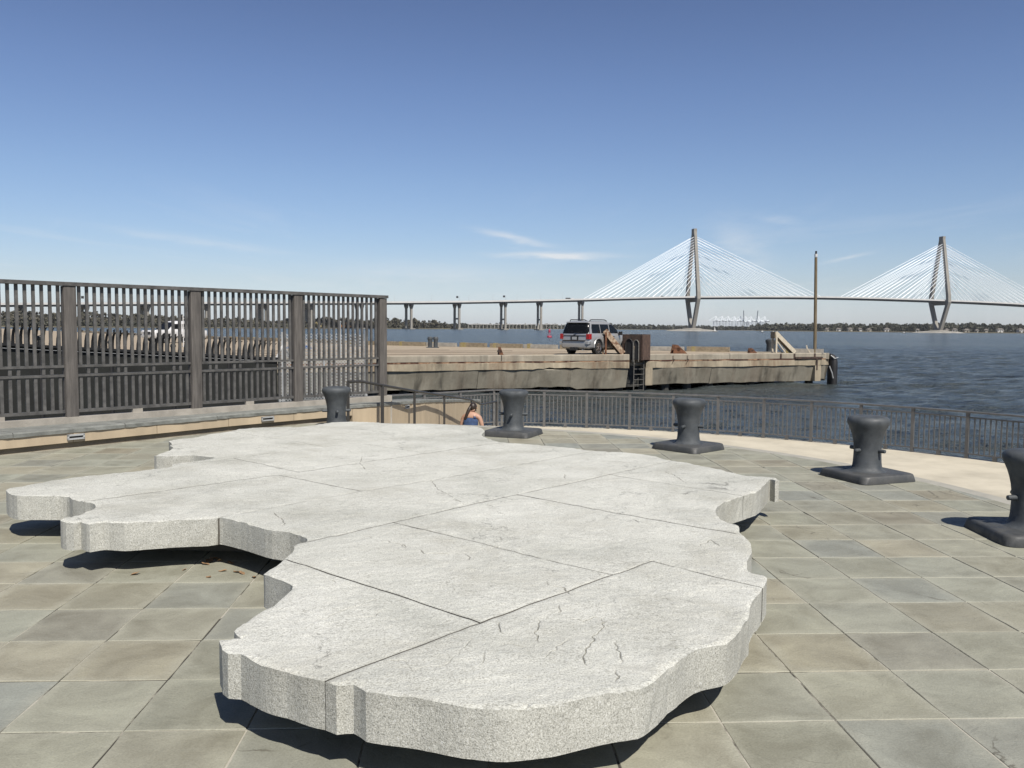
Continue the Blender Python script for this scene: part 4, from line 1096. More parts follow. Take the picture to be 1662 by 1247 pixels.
def suv(loc, rz):
    t = thing('silver_suv', 'silver sport utility vehicle with dark rear glass parked on the pier', 'car', loc, rz)
    hw = 1.0
    # lower body: stacked plan outlines (z, half width, rear y, front y, corner radius)
    st = [(.36, .86, -2.50, 2.46, .18), (.44, .95, -2.60, 2.55, .22), (.62, .985, -2.63, 2.60, .26), (.78, 1.0, -2.60, 2.60, .26), (.80, 1.0, -2.53, 2.60, .24), (1.0, .995, -2.52, 2.56, .26), (1.10, .975, -2.51, 2.48, .26), (1.16, .945, -2.49, 2.30, .22)]
    me = fixnormals(MB().loft([rrect(a, b, c, r, z) for z, a, b, c, r in st]).mesh('body', M['carpaint']))
    cut = []
    for y in (-1.50, 1.52):
        for s in (-1, 1):
            cut.append(fixnormals(MB().tube([(s * .72, y, .42), (s * 1.2, y, .42)], .47, 28).mesh('c', M['plastic'])))
    me = bool_cut(me, cut); shade(me, 35)
    body = obj('body', me, t, local=True)
    gh = [(1.155, .93, -2.49, 1.18, .16), (1.25, .915, -2.47, 1.02, .17), (1.50, .86, -2.39, .62, .18), (1.74, .795, -2.28, .22, .20), (1.83, .74, -2.18, .06, .24), (1.875, .62, -2.0, -.12, .26), (1.885, .3, -1.6, -.5, .2)]
    obj('cabin', fixnormals(MB().loft([rrect(a, b, c, r, z) for z, a, b, c, r in gh]).mesh('cabin', M['carpaint'], 35)), t, local=True)
    yr = lambda z: float(np.interp(z, [1.155, 1.25, 1.5, 1.74, 1.83], [-2.49, -2.47, -2.39, -2.28, -2.18]))
    xw = lambda z: float(np.interp(z, [1.155, 1.25, 1.5, 1.74, 1.83], [.93, .915, .86, .795, .74]))
    yf = lambda z: float(np.interp(z, [1.155, 1.25, 1.5, 1.74, 1.83], [1.18, 1.02, .62, .22, .06]))

    def panel(name, fn, us, vs_, m, off):
        g = [[fn(u, v) for u in us] for v in vs_]; n_ = len(us)
        mb = MB(); front = [p for r in g for p in r]; back = [tuple(Vector(p) - Vector(off)) for p in front]
        k = len(front); fs = []
        for j in range(len(vs_) - 1):
            for i in range(n_ - 1):
                q = (j * n_ + i, j * n_ + i + 1, (j + 1) * n_ + i + 1, (j + 1) * n_ + i); fs.append(q); fs.append(tuple(k + a for a in reversed(q)))
        border = [i for i in range(n_)] + [j * n_ + n_ - 1 for j in range(1, len(vs_))] + [(len(vs_) - 1) * n_ + i for i in range(n_ - 2, -1, -1)] + [j * n_ for j in range(len(vs_) - 2, 0, -1)]
        for i in range(len(border)):
            a, b = border[i], border[(i + 1) % len(border)]; fs.append((a, k + a, k + b, b))
        return obj(name, fixnormals(mb.add(front + back, fs).mesh(name, m, 50)), t, local=True)
    wrap = lambda u: .10 * max(0, (abs(u) - .80) / .20) ** 2
    panel('rear_window', lambda u, z: (u * xw(z) * .985, yr(z) - .02 + wrap(u), z), [-1, -.93, -.85, -.4, 0, .4, .85, .93, 1], [1.19, 1.3, 1.5, 1.70, 1.76], M['carglass'], (0, -.03, 0))
    for s in (-1, 1):
        for (y0, y1) in ((-2.12, -1.22), (-1.14, -.22), (-.12, 0.80)):
            def fn(u, z, y0=y0, y1=y1, s=s):
                yy = y0 + (y1 - y0) * u
                if y1 > .5: yy = min(yy, yf(z) - .10)
                if y0 < -2: yy = max(yy, yr(z) + .28)
                return (s * (xw(z) + .012), yy, z)
            panel('side_window', fn, [0, .33, .66, 1], [1.21, 1.35, 1.5, 1.70], M['carglass'], (s * .02, 0, 0))
        # tail lamps wrap the corner
        panel('tail_light', lambda u, z, s=s: (s * (.80 + .205 * min(1, u * 1.6)) - s * .02 * max(0, u - .6), -2.555 + .0 * u + .24 * max(0, u - .55) / .45, z), [0, .2, .4, .55, .65, .8, 1], [.88, 1.02, 1.17], M['taillight'], (0, -.04, 0))
        panel('bumper_corner', lambda u, z, s=s: (s * (.80 + .205 * min(1, u * 1.6)), -2.645 + .25 * max(0, u - .5) / .5, z), [0, .25, .5, .75, 1], [.62, .7, .76], M['carpaint'], (0, -.03, 0))
        obj('roof_rail', MB().tube([(s * .66, -2.0, 1.86), (s * .68, -1.9, 1.94), (s * .68, -.4, 1.95), (s * .66, -.1, 1.88)], .028, 6), t, M['plastic'], 60, local=True)
        obj('mirror', fixnormals(MB().box((s * 1.10, .80, 1.20), (.22, .10, .20)).bar((s * .93, .82, 1.16), (s * 1.05, .8, 1.18), .05, .06).mesh('mirror', M['plastic'])), t, local=True)
        for y in (-.92, .15): obj('door_handle', MB().box((s * 1.005, y, 1.03), (.03, .22, .035)), t, M['chrome'], local=True)
        for y in (-1.22, -.18, .92): obj('door_seam', MB().bar((s * 1.002, y, .55), (s * .965, y, 1.14), .012, .012), t, M['plastic'], local=True)
        obj('arch_trim', MB().tube([(s * 1.0, -1.5 + .50 * math.cos(a), .42 + .50 * math.sin(a)) for a in np.linspace(0, PI, 13)], .025, 5, False), t, M['carpaint'], 60, local=True)
        wheel(t, s * .86, -1.50, .40, .27, s); wheel(t, s * .86, 1.52, .40, .27, s)
    obj('number_plate', MB().box((0, -2.545, .93), (.32, .02, .16)), t, M['galv'], local=True)
    obj('plate_recess', MB().box((0, -2.532, .94), (.52, .03, .24)), t, M['plastic'], local=True)
    obj('tailgate_trim', MB().box((0, -2.53, 1.075), (1.5, .03, .03)), t, M['plastic'], local=True)
    obj('emblem', MB().lathe([(0, 0), (.07, 0), (.08, .015), (0, .02)], n=14), t, M['plastic'], local=True).location = (0, -2.535, 1.12)
    t.children[-1].rotation_euler = (PI / 2, 0, 0)
    obj('bumper_step', MB().box((0, -2.62, .79), (1.5, .10, .03)), t, M['plastic'], local=True)
    obj('tailgate_seam', MB().box((0, -2.54, .815), (1.55, .02, .02)), t, M['rustdark'], local=True)
    obj('tow_hitch', MB().box((0, -2.55, .34), (.5, .2, .16)).box((0, -2.66, .34), (.1, .2, .1)), t, M['plastic'], local=True)
    obj('underbody', MB().box((0, 0, .34), (1.5, 4.6, .14)), t, M['plastic'], local=True)
    obj('wiper', MB().bar((.05, -2.53, 1.24), (.5, -2.52, 1.27), .02, .03), t, M['plastic'], local=True)
    obj('rear_spoiler', fixnormals(MB().loft([[(x, -2.20, 1.84), (x, -2.36, 1.80), (x, -2.36, 1.77), (x, -2.2, 1.77)] for x in (-.70, -.3, .3, .70)]).mesh('rear_spoiler', M['carpaint'])), t, local=True)
    obj('exhaust', MB().tube([(.55, -2.2, .32), (.55, -2.55, .30)], .04, 8), t, M['galv'], local=True)
    return t
    return t


sx, sy = gp(946, 50.9)
suv((sx + .85, sy, DK), -math.radians(37)).scale = (1, 1, 1.05)


def pickup(loc, rz):
    t = thing('white_pickup', 'white pickup truck on the pier seen through the tall fence', 'truck', loc, rz)
    st = [(.42, .86, -2.6, 2.6, .15), (.6, .97, -2.7, 2.7, .2), (.95, .98, -2.7, 2.7, .2), (1.08, .95, -2.68, 2.6, .2)]
    me = fixnormals(MB().loft([rrect(a, b, c, r, z) for z, a, b, c, r in st]).mesh('body', M['whitepaint']))
    cut = [fixnormals(MB().tube([(s * .7, y, .42), (s * 1.2, y, .42)], .48, 20).mesh('c', M['plastic'])) for s in (-1, 1) for y in (-1.6, 1.6)]
    me = bool_cut(me, cut); shade(me, 35); obj('body', me, t, local=True)
    gh = [(1.07, .92, -1.2, 1.3, .15), (1.5, .84, -1.1, .75, .15), (1.85, .72, -1.0, .35, .18), (1.9, .5, -.8, .1, .2)]
    obj('cab', fixnormals(MB().loft([rrect(a, b, c, r, z) for z, a, b, c, r in gh]).mesh('cab', M['whitepaint'], 35)), t, local=True)
    obj('windscreen', MB().add([(-.78, 1.2, 1.16), (.78, 1.2, 1.16), (.62, .47, 1.78), (-.62, .47, 1.78), (-.78, 1.24, 1.16), (.78, 1.24, 1.16), (.62, .51, 1.78), (-.62, .51, 1.78)], [(3, 2, 1, 0), (4, 5, 6, 7), (0, 1, 5, 4), (1, 2, 6, 5), (2, 3, 7, 6), (3, 0, 4, 7)]), t, M['carglass'], local=True)
    for s in (-1, 1):
        for (y0, y1) in ((-1.0, -.12), (0, .75)):
            obj('side_window', MB().bar((s * .875, y0, 1.42), (s * .875, y1, 1.42), .06, .44), t, M['carglass'], local=True)
        obj('mirror', MB().box((s * 1.05, .95, 1.2), (.2, .1, .25)), t, M['plastic'], local=True)
        obj('headlight', MB().box((s * .72, 2.69, .88), (.34, .06, .2)), t, M['chrome'], local=True)
        for y in (-1.6, 1.6): wheel(t, s * .86, y, .40, .26, s)
    obj('grille', MB().box((0, 2.70, .84), (.9, .05, .26)), t, M['plastic'], local=True)
    obj('bumper', MB().box((0, 2.74, .58), (1.8, .12, .18)), t, M['chrome'], local=True)
    return t


vx, vy = gp(284, 74)
pickup((vx, vy, DK), math.radians(148))

# ------------------------------------------------------------------ plaza paving
PCX, PCY, PR = -2.32, 6.88, 7.0
cu = Vector((math.cos(PHI), math.sin(PHI))); cv = Vector((-math.sin(PHI), math.cos(PHI)))
GU, GV = 1.51, 3.328
WALL = [(-8.6, 6.9), (-6.2, 10.26), (-5.32, 11.41), (-4.2, 12.9), (-3.17, 14.06), (-2.33, 14.96), (-1.79, 17.5), (-.9, 23.9)]
WTOP = [.20, .20, .20, .20, .20, .20, .043, -.486]


def clip(poly, a, b):                        # keep the part left of a->b
    out = []; a = Vector(a); b = Vector(b); d = b - a
    s = lambda p: d.x * (p[1] - a.y) - d.y * (p[0] - a.x)
    for i in range(len(poly)):
        p, q = poly[i], poly[(i + 1) % len(poly)]; sp, sq = s(p), s(q)
        if sp >= 0: out.append(p)
        if sp * sq < 0: t = sp / (sp - sq); out.append((p[0] + (q[0] - p[0]) * t, p[1] + (q[1] - p[1]) * t))
    return out


circ = [(PCX + PR * math.cos(2 * PI * k / 72), PCY + PR * math.sin(2 * PI * k / 72)) for k in range(72)]
# outline of the granite slab, top edge, as photo columns and rows (turned into metres on the plane of its top)
SLAB_PX = [(350, 1043), (355, 1036.5), (361, 1052), (371, 1058.5), (391, 1060), (432, 1079), (477, 1090.5), (501, 1098), (528, 1103.6), (545, 1110.5), (560, 1109), (573, 1108.7), (584, 1114), (593, 1120), (631, 1126), (682, 1132), (727, 1140),
           (768, 1146.5), (809, 1149.5), (854, 1147.5), (900, 1142), (937, 1134), (988, 1124), (1036, 1117), (1053, 1107.7), (1074, 1092), (1105, 1067), (1136, 1049.5), (1180, 1041), (1194, 1029), (1206, 1008), (1216, 994.7), (1217, 981), (1221, 970.7),
           (1236.6, 952), (1244.5, 937.5), (1240, 932), (1219.5, 928), (1212.7, 921), (1214, 910), (1220.5, 895), (1218.5, 881.6), (1209, 873), (1201, 866), (1199, 854.5), (1188, 851), (1172, 845), (1162, 835), (1163, 824), (1175, 816), (1190, 810.5), (1207, 805), (1226, 799), (1240, 788),
           (1246.5, 780.5), (1250, 778), (1258, 780), (1264, 779.6), (1257, 775), (1236, 773.6), (1208.5, 772), (1187.5, 767), (1152.7, 758.6), (1114, 751.6), (1083, 746), (1055, 739), (1023.6, 735), (992, 732.5), (960.7, 731), (929, 727), (887.5, 723), (849, 720), (814, 717.5),
           (800, 714), (790, 710.5), (782, 706), (786, 698), (772, 692), (741, 690), (705, 687.6), (638, 687), (600, 684.5), (567, 683.6), (537, 685), (513, 688.6), (493, 691), (436, 692.7), (388.7, 695.4), (382, 697.7), (362, 701), (341.5, 704), (318, 709), (291, 712), (275, 715.6), (279, 720), (276, 723), (281, 726),
           (267, 733), (250, 738.2), (254, 739), (279, 739.2), (308, 737.5), (328, 739), (350, 742), (340, 744), (308, 749), (281, 752.7), (276, 757), (202, 766), (135, 772.7), (84, 779.4), (40, 788), (12, 793), (14, 799), (20, 801.5), (27, 803.7), (67, 804), (108, 805), (118, 809.7), (136.5, 814), (151, 817), (155, 821.5),
           (148, 826.6), (131, 833), (114.6, 838), (98, 842.5), (107, 847), (119, 848), (131, 846), (145, 850), (168, 847), (202, 848.5), (243, 845.8), (303, 842.7), (337, 841.7), (357, 839), (380, 844), (404, 850), (435, 858.6), (471, 864), (488, 868), (498, 876),
           (478, 884), (477, 891), (462, 906), (445, 919), (428, 927.6), (448, 936.5), (465, 942), (476, 949), (462, 966), (445, 980), (431, 987), (404, 1003.5), (379, 1022), (384, 1028), (392, 1032.5), (374, 1033.5), (357, 1036)]
SZ0, SZ1 = 0.15, 0.335
SLAB = [at(px, py, SZ1).to_2d() for px, py in SLAB_PX]


def inpoly(p, poly):
    x, y = p; c = False; j = len(poly) - 1
    for i in range(len(poly)):
        xi, yi = poly[i]; xj, yj = poly[j]
        if (yi > y) != (yj > y) and x < (xj - xi) * (y - yi) / (yj - yi) + xi: c = not c
        j = i
    return c


cells = []
wallA, wallB = WALL[1], WALL[4]
for i in range(-20, 12):
    for j in range(-6, 26):
        u0, v0 = GU + i * DU, GV + j * DV
        g = .0026 + .0016 * random.random()
        q = [cu * u_ + cv * v_ for u_, v_ in ((u0 + g, v0 + g), (u0 + DU - g, v0 + g), (u0 + DU - g, v0 + DV - g), (u0 + g, v0 + DV - g))]
        P_ = [(p.x, p.y) for p in q]
        ctr = (sum(p[0] for p in P_) / 4, sum(p[1] for p in P_) / 4)
        far = max(math.hypot(p[0] - PCX, p[1] - PCY) for p in P_)
        if min(math.hypot(p[0] - PCX, p[1] - PCY) for p in P_) > PR + .4: continue
        if far > PR:
            for k in range(72):
                a, b = circ[k], circ[(k + 1) % 72]
                if math.hypot((a[0] + b[0]) / 2 - ctr[0], (a[1] + b[1]) / 2 - ctr[1]) < 1.6: P_ = clip(P_, a, b)
                if len(P_) < 3: break
        for k in range(1, 4):
            if len(P_) >= 3: P_ = clip(P_, WALL[k + 1], WALL[k])
        if len(P_) < 3: continue
        vis = 0
        for a in range(5):
            for b in range(5):
                p = cu * (u0 + DU * (a + .5) / 5) + cv * (v0 + DV * (b + .5) / 5)
                s_ = proj((p.x, p.y, 0))
                if s_ and -8 < s_[0] < 1670 and 600 < s_[1] < 1255 and not inpoly(s_, SLAB_PX): vis += 1
        cells.append((ctr, P_, vis))
cells.sort(key=lambda c: math.hypot(*c[0]))
plaza = struct('plaza_pavement', fixnormals(MB().prism(circ, -1.2, -.0035).mesh('plaza_pavement', M['mortar'])))
rest = MB(); npav = 0
for (ctr, P_, vis) in cells:
    dz_ = random.uniform(-.0012, .0016); tx_, ty_ = random.uniform(-.004, .004), random.uniform(-.004, .004)
    c = Vector(ctr)
    if vis:
        P2 = []
        for a, b in zip(P_, P_[1:] + P_[:1]):
            L_ = math.hypot(b[0] - a[0], b[1] - a[1]); m_ = 4 if L_ > .3 else 1
            for q_ in range(m_): P2.append((a[0] + (b[0] - a[0]) * q_ / m_, a[1] + (b[1] - a[1]) * q_ / m_))
        P_ = P2
    inn = [(p[0] + (c.x - p[0]) * .010, p[1] + (c.y - p[1]) * .010) for p in P_]
    jit = [(random.uniform(-.0022, .0022), random.uniform(-.0022, .0022)) for _ in P_]
    zf = lambda p: dz_ + tx_ * (p[0] - c.x) + ty_ * (p[1] - c.y)
    n_ = len(P_)
    low_ = [(p[0] + j_[0], p[1] + j_[1], -.03) for p, j_ in zip(P_, jit)]; mid = [(p[0] + j_[0], p[1] + j_[1], zf(p) - .003) for p, j_ in zip(P_, jit)]; top_ = [(p[0] + j_[0], p[1] + j_[1], zf(p)) for p, j_ in zip(inn, jit)]
    mb = rest if vis == 0 or npav >= 298 else MB()
    mb.add(low_ + mid + top_, [(i, (i + 1) % n_, n_ + (i + 1) % n_, n_ + i) for i in range(n_)] + [(n_ + i, n_ + (i + 1) % n_, 2 * n_ + (i + 1) % n_, 2 * n_ + i) for i in range(n_)] + [tuple(range(2 * n_, 3 * n_))])
    if mb is not rest:
        mb.v = [(p[0] - c.x, p[1] - c.y, p[2]) for p in mb.v]
        obj('paver', mb, plaza, M['paver'], loc=(c.x, c.y, 0)); npav += 1
o = obj('paver', rest, plaza, M['paver']); o['kind'] = 'stuff'
# pale border ring at the plaza's edge
ring = MB(); rr = []
for k in range(73):
    a = -1.1 + 3.0 * k / 72
    rr.append([(PCX + r * math.cos(a), PCY + r * math.sin(a), z) for r, z in ((PR - .005, -.4), (PR + .17, -.4), (PR + .17, .0), (PR - .005, .0))])
struct('plaza_border', fixnormals(ring.loft(rr).mesh('plaza_border', simple('border_stone', (0.44, 0.425, 0.365), .85, var=.12, scale=4))))
# steps down to the lower promenade
PZ = -1.37
st = MB()
for k in range(8):
    r0, r1 = PR + .10 + .36 * k, PR + .10 + .36 * (k + 1) + .02; z = -.172 * (k + 1)
    rr = [[(PCX + r * math.cos(a), PCY + r * math.sin(a), zz) for r, zz in ((r0, z - .4), (r1, z - .4), (r1, z), (r0, z))] for a in np.linspace(-1.1, 1.52, 48)]
    st.loft(rr)
struct('plaza_steps', fixnormals(st.mesh('plaza_steps', M['cream'])))
RCX, RCY, RR = -1.18, 10.74, 14.9
aK = math.atan2(25.55 - RCY, -.55 - RCX); KP = Vector((RCX + RR * math.cos(aK), RCY + RR * math.sin(aK))); JP = Vector((-4.6, 22.1))
arc_end = -.35
outer = [(RCX + (RR + .18) * math.cos(a), RCY + (RR + .18) * math.sin(a)) for a in np.linspace(arc_end, aK, 60)]
inner = [(KP.x - .1, KP.y + .15), (JP.x, JP.y + .2), (-4.6, 20), (-2.6, 15.2), (-2.3, 12), (2, 10), (4, 6), (5, 1)]
struct('promenade', fixnormals(MB().prism(outer + inner, -3.2, PZ).mesh('promenade', M['cream'])))
# walled ramp beside the hand rail
rampz = [(14.0, -.2), (14.7, -.31), (16.2, -.52), (18.5, -.79), (21.0, -1.10), (23.3, -1.32), (23.9, -1.37)]
rx_ = lambda y: float(np.interp(y, [14.0, 14.96, 17.5, 23.9], [-3.2, -2.33, -1.79, -.9]))
struct('ramp', fixnormals(MB().loft([[(rx_(y) - .05, y, -1.6), (rx_(y) + 1.35, y, -1.6), (rx_(y) + 1.35, y, z), (rx_(y) - .05, y, z)] for y, z in rampz]).mesh('ramp', M['cream'])))

# ------------------------------------------------------------------ low stone wall with coping
wall = thing('stone_wall', 'low curved sandstone wall with grey stone coping along the left of the plaza', 'wall', (-4.2, 12.9, 0))
wp = [Vector(p) for p in WALL]


def wall_at(s):
    for i in range(len(wp) - 1):
        L = (wp[i + 1] - wp[i]).length
        if s <= L or i == len(wp) - 2:
            f = min(1, s / L); d = (wp[i + 1] - wp[i]).normalized(); return wp[i].lerp(wp[i + 1], f), Vector((-d.y, d.x)), WTOP[i] + (WTOP[i + 1] - WTOP[i]) * f
        s -= L


WL = sum((wp[i + 1] - wp[i]).length for i in range(len(wp) - 1))
cum = [0]
for i in range(len(wp) - 1): cum.append(cum[-1] + (wp[i + 1] - wp[i]).length)
# n points away from plaza (left of travel direction)


def wall_run(name, s0, s1, sec, m, jit=0.0, step=.25, seed=0):
    rings = []; n_ = max(1, int((s1 - s0) / step))
    for i in range(n_ + 1):
        s = s0 + (s1 - s0) * i / n_; p, nn, zt = wall_at(s); r_ = []
        for k, (o_, z, rel) in enumerate(sec):
            jo = jit * (float(vnoise(s * 9 + k * 5, seed)) - .5) * 2; q = p + nn * (o_ + jo)
            r_.append((q.x, q.y, (zt + z if rel else z) + jit * .5 * (float(vnoise(s * 11 + k, seed + 4)) - .5)))
        rings.append(r_)
    return obj(name, fixnormals(MB().loft(rings).mesh(name, m)), wall)


s = 0.35; k = 0
while s < WL - .05:
    e = min(WL, s + 1.16)
    wall_run('wall_panel', s + .004, e - .004, [(0, 0, 0), (.12, 0, 0), (.12, 0, 1), (0, 0, 1)] if s > cum[5] - .6 and False else [(0, .075 if s < cum[4] else -2.2, 0), (.12, .075 if s < cum[4] else -2.2, 0), (.12, 0, 1), (0, 0, 1)], M['tan'], 0.002)
    s = e; k += 1
wall_run('toe_course', 0.3, cum[4] + .3, [(.05, -.2, 0), (.14, -.2, 0), (.14, .08, 0), (.05, .08, 0)], M['toe'])
s = 0.0; k = 0
while s < WL - .05:
    e = min(WL, s + 1.42)
    wall_run('coping_stone', s + .003, e - .003, [(-.016, .0, 1), (.62, .0, 1), (.62, .062, 1), (-.004, .062, 1), (-.018, .045, 1)] if s < cum[5] - 1.5 else [(-.016, .0, 1), (.40, .0, 1), (.40, .062, 1), (-.004, .062, 1), (-.018, .045, 1)], M['coping'], .007, .06, k)
    s = e; k += 1
wall_run('wall_core', 0.2, WL, [(.12, -3, 0), (.36, -3, 0), (.36, -.01, 1), (.12, -.01, 1)], M['kerbstone'])
FP1 = Vector((-5.99, 11.52)); FP4 = Vector((-2.375, 15.47)); FU = (FP4 - FP1).normalized(); FL = (FP4 - FP1).length / 3
FNv = Vector((FU.y, -FU.x))                  # towards the plaza
ka = FP1 - FU * 4.0 + FNv * .10; kb = FP4 + FU * .16 + FNv * .10
kq = [ka, kb, kb - FNv * .19, ka - FNv * .19]
obj('fence_kerb', fixnormals(MB().prism([tuple(p) for p in kq], -3.0, .345).mesh('fence_kerb', M['kerbstone'])), wall)
for (px, py) in [(123, 706), (434, 677.5), (660, 663.5)]:
    best = min((abs(proj((*wall_at(s)[0], .15))[0] - px), s) for s in np.arange(.5, WL - .2, .02))[1]
    p, nn, zt = wall_at(best); d_ = Vector((nn.y, -nn.x)); ang = math.atan2(d_.y, d_.x); zc_ = zt - .055
    lt = obj('step_light', MB().box((p.x - nn.x * .012, p.y - nn.y * .012, zc_ + .022), (.22, .03, .022), ang).box((p.x - nn.x * .012, p.y - nn.y * .012, zc_ - .026), (.22, .03, .02), ang).box((p.x - nn.x * .012 - d_.x * .1, p.y - nn.y * .012 - d_.y * .1, zc_), (.02, .03, .06), ang).box((p.x - nn.x * .012 + d_.x * .1, p.y - nn.y * .012 + d_.y * .1, zc_), (.02, .03, .06), ang), wall, M['galv'])
    obj('louvre', MB().box((p.x - nn.x * .004, p.y - nn.y * .004, zc_), (.18, .01, .035), ang), lt, M['plastic'])

# ------------------------------------------------------------------ tall fence on the wall
fen = thing('tall_fence', 'tall weathered grey fence of square bars on the stone wall at left', 'fence', (*FP1, .345))
fa = math.atan2(FU.y, FU.x); ZB, ZTOP = .345, 2.11
bar_u = MB().box((0, 0, 0), (.040, .026, ZTOP - 1.045)).mesh('baluster', M['fence'])
bar_m = MB().box((0, 0, 0), (.040, .026, .085)).mesh('spacer_bar', M['fence'])
bar_l = MB().box((0, 0, 0), (.040, .026, .455)).mesh('baluster', M['fence'])
post_m = fixnormals(MB().loft([rrect(.082, -.06, .06, .012, z, 2) for z in (0, ZTOP - ZB - .002)]).mesh('post', M['post'], 40))
for b in range(-1, 3):
    p0 = FP1 + FU * (FL * b); p1 = FP1 + FU * (FL * (b + 1))
    a_, b_ = p0 + FU * .084, p1 - FU * .084
    for (z, w, h, nm) in ((1.03, .055, .032, 'mid_rail'), (.905, .055, .032, 'mid_rail'), (.42, .05, .04, 'bottom_rail')):
        obj(nm, MB().bar((a_.x, a_.y, z), (b_.x, b_.y, z), w, h), fen, M['fence'])
    obj('top_rail', MB().bar((p0.x, p0.y, ZTOP + .028), (p1.x + (FU.x * .10 if b == 2 else 0), p1.y + (FU.y * .10 if b == 2 else 0), ZTOP + .028), .15, .05), fen, M['fence'])
    c = p0.lerp(p1, .5); obj('foot_block', MB().box((c.x, c.y, .372), (.14, .06, .055), fa), fen, M['kerbstone'])
    n_ = 16
    for k in range(n_):
        q = a_.lerp(b_, (k + .5) / n_)
        obj('baluster', bar_u, fen, loc=(q.x, q.y, (ZTOP + 1.047) / 2), rz=fa)
        if k % 4 in (1, 2): obj('spacer_bar', bar_m, fen, loc=(q.x, q.y, .967), rz=fa)
        obj('baluster', bar_l, fen, loc=(q.x, q.y, .6635), rz=fa)
for b in range(-1, 4):
    p = FP1 + FU * (FL * b); obj('post', post_m, fen, loc=(p.x, p.y, ZB), rz=fa)

# hand rail down the ramp
hr = thing('hand_rail', 'dark metal hand rail sloping down beside the sandstone wall', 'hand rail', (-2.7, 14.1, 0))
hp = [(-2.72, 14.08, .68), (-2.246, 14.7, .585), (-1.86, 16.2, .376), (-1.474, 18.5, .114), (-1.0, 21.0, -.197), (-.42, 23.3, -.425)]
obj('top_rail', MB().tube([hp[0], (-2.55, 14.32, .675)] + hp[1:5] + [(-.8, 22.0, -.40), hp[5]], .024, 7), hr, M['handrail'], 60)
for i, p in enumerate(hp):
    obj('post', MB().bar((p[0], p[1], float(np.interp(p[1], [a for a, b in rampz], [b for a, b in rampz])) - .02), (p[0], p[1], p[2]), .055 if i in (1, 5) else .045, .045), hr, M['handrail'])
obj('end_plate', MB().box((hp[0][0], hp[0][1], -.19), (.2, .2, .03)), hr, M['handrail'])

# ------------------------------------------------------------------ railing round the promenade
rl = thing('promenade_railing', 'long curved grey railing of thin bars along the lower waterside walk', 'railing', (4.6, 24.4, PZ))
TH = 1.28 / RR; a0 = math.atan2(24.37 - RCY, 4.63 - RCX)
nodes = []; k0 = int((aK - a0) / TH)
for k in range(-22, k0 + 1):
    a = a0 + k * TH
    if a > arc_end: nodes.append(Vector((RCX + RR * math.cos(a), RCY + RR * math.sin(a))))
nodes.append(KP)
nd = int((JP - KP).length / 1.28)
for k in range(1, nd + 1): nodes.append(KP + (JP - KP).normalized() * (1.28 * k))
rb = MB().box((0, 0, 0), (.028, .020, .82)).mesh('baluster', M['rail'])
rp = MB().box((0, 0, .535), (.075, .055, 1.07)).mesh('post', M['rail'])
for i, p in enumerate(nodes):
    d_ = (nodes[min(i + 1, len(nodes) - 1)] - nodes[max(i - 1, 0)]).normalized(); obj('post', rp, rl, loc=(p.x, p.y, PZ), rz=math.atan2(d_.y, d_.x))
    if i == len(nodes) - 1: break
    q = nodes[i + 1]; d_ = (q - p).normalized(); a_, b_ = p + d_ * .04, q - d_ * .04; an = math.atan2(d_.y, d_.x)
    obj('top_rail', MB().bar((p.x, p.y, PZ + 1.09), (q.x, q.y, PZ + 1.09), .085, .04), rl, M['rail'])
    for z in (.965, .115): obj('rail', MB().bar((a_.x, a_.y, PZ + z), (b_.x, b_.y, PZ + z), .045, .03), rl, M['rail'])
    c = p.lerp(q, .5); obj('foot_block', MB().box((c.x, c.y, PZ + .05), (.09, .05, .098), an), rl, M['rail'])
    n_ = max(1, round((b_ - a_).length / .1165) - 1)
    if proj((p.x, p.y, PZ + .5)) is None or proj((p.x, p.y, PZ + .5))[0] > 1760: continue
    for k in range(n_):
        c = a_.lerp(b_, (k + 1) / (n_ + 1)); obj('baluster', rb, rl, loc=(c.x, c.y, PZ + .54), rz=an)

# ------------------------------------------------------------------ dark gangway fence and chain link behind the tall fence
GA = Vector((-10.6, 14.0)); GB = Vector((-5.62, 20.4)); gd = (GB - GA).normalized(); gn = Vector((gd.y, -gd.x)); GLn = (GB - GA).length
gz = lambda s: 1.36 - .067 * s
gw = thing('gangway_fence', 'black sloping gangway fence with curved fork tipped pickets behind the tall fence', 'fence', (*GA, 0))
pk = MB()
pth = [(0, 0), (.006, .10), (.02, .20), (.05, .29), (.085, .35)]
for i in range(len(pth) - 1):
    pk.bar((0, -pth[i][0], pth[i][1]), (0, -pth[i + 1][0], pth[i + 1][1]), .058 - .006 * i, .022)
pk.bar((0, -.085, .35), (-.012, -.125, .44), .022, .012); pk.bar((0, -.08, .34), (.01, -.15, .385), .016, .012); pk.bar((0, -.075, .33), (0, -.06, .43), .014, .012)
pkm = pk.mesh('picket', M['black'])
n_ = int(GLn / .133)
for k in range(n_):
    s = (k + .5) * .133; p = GA + gd * s + gn * .05
    obj('picket', pkm, gw, loc=(p.x, p.y, gz(s) - .03), rz=math.atan2(gd.y, gd.x))
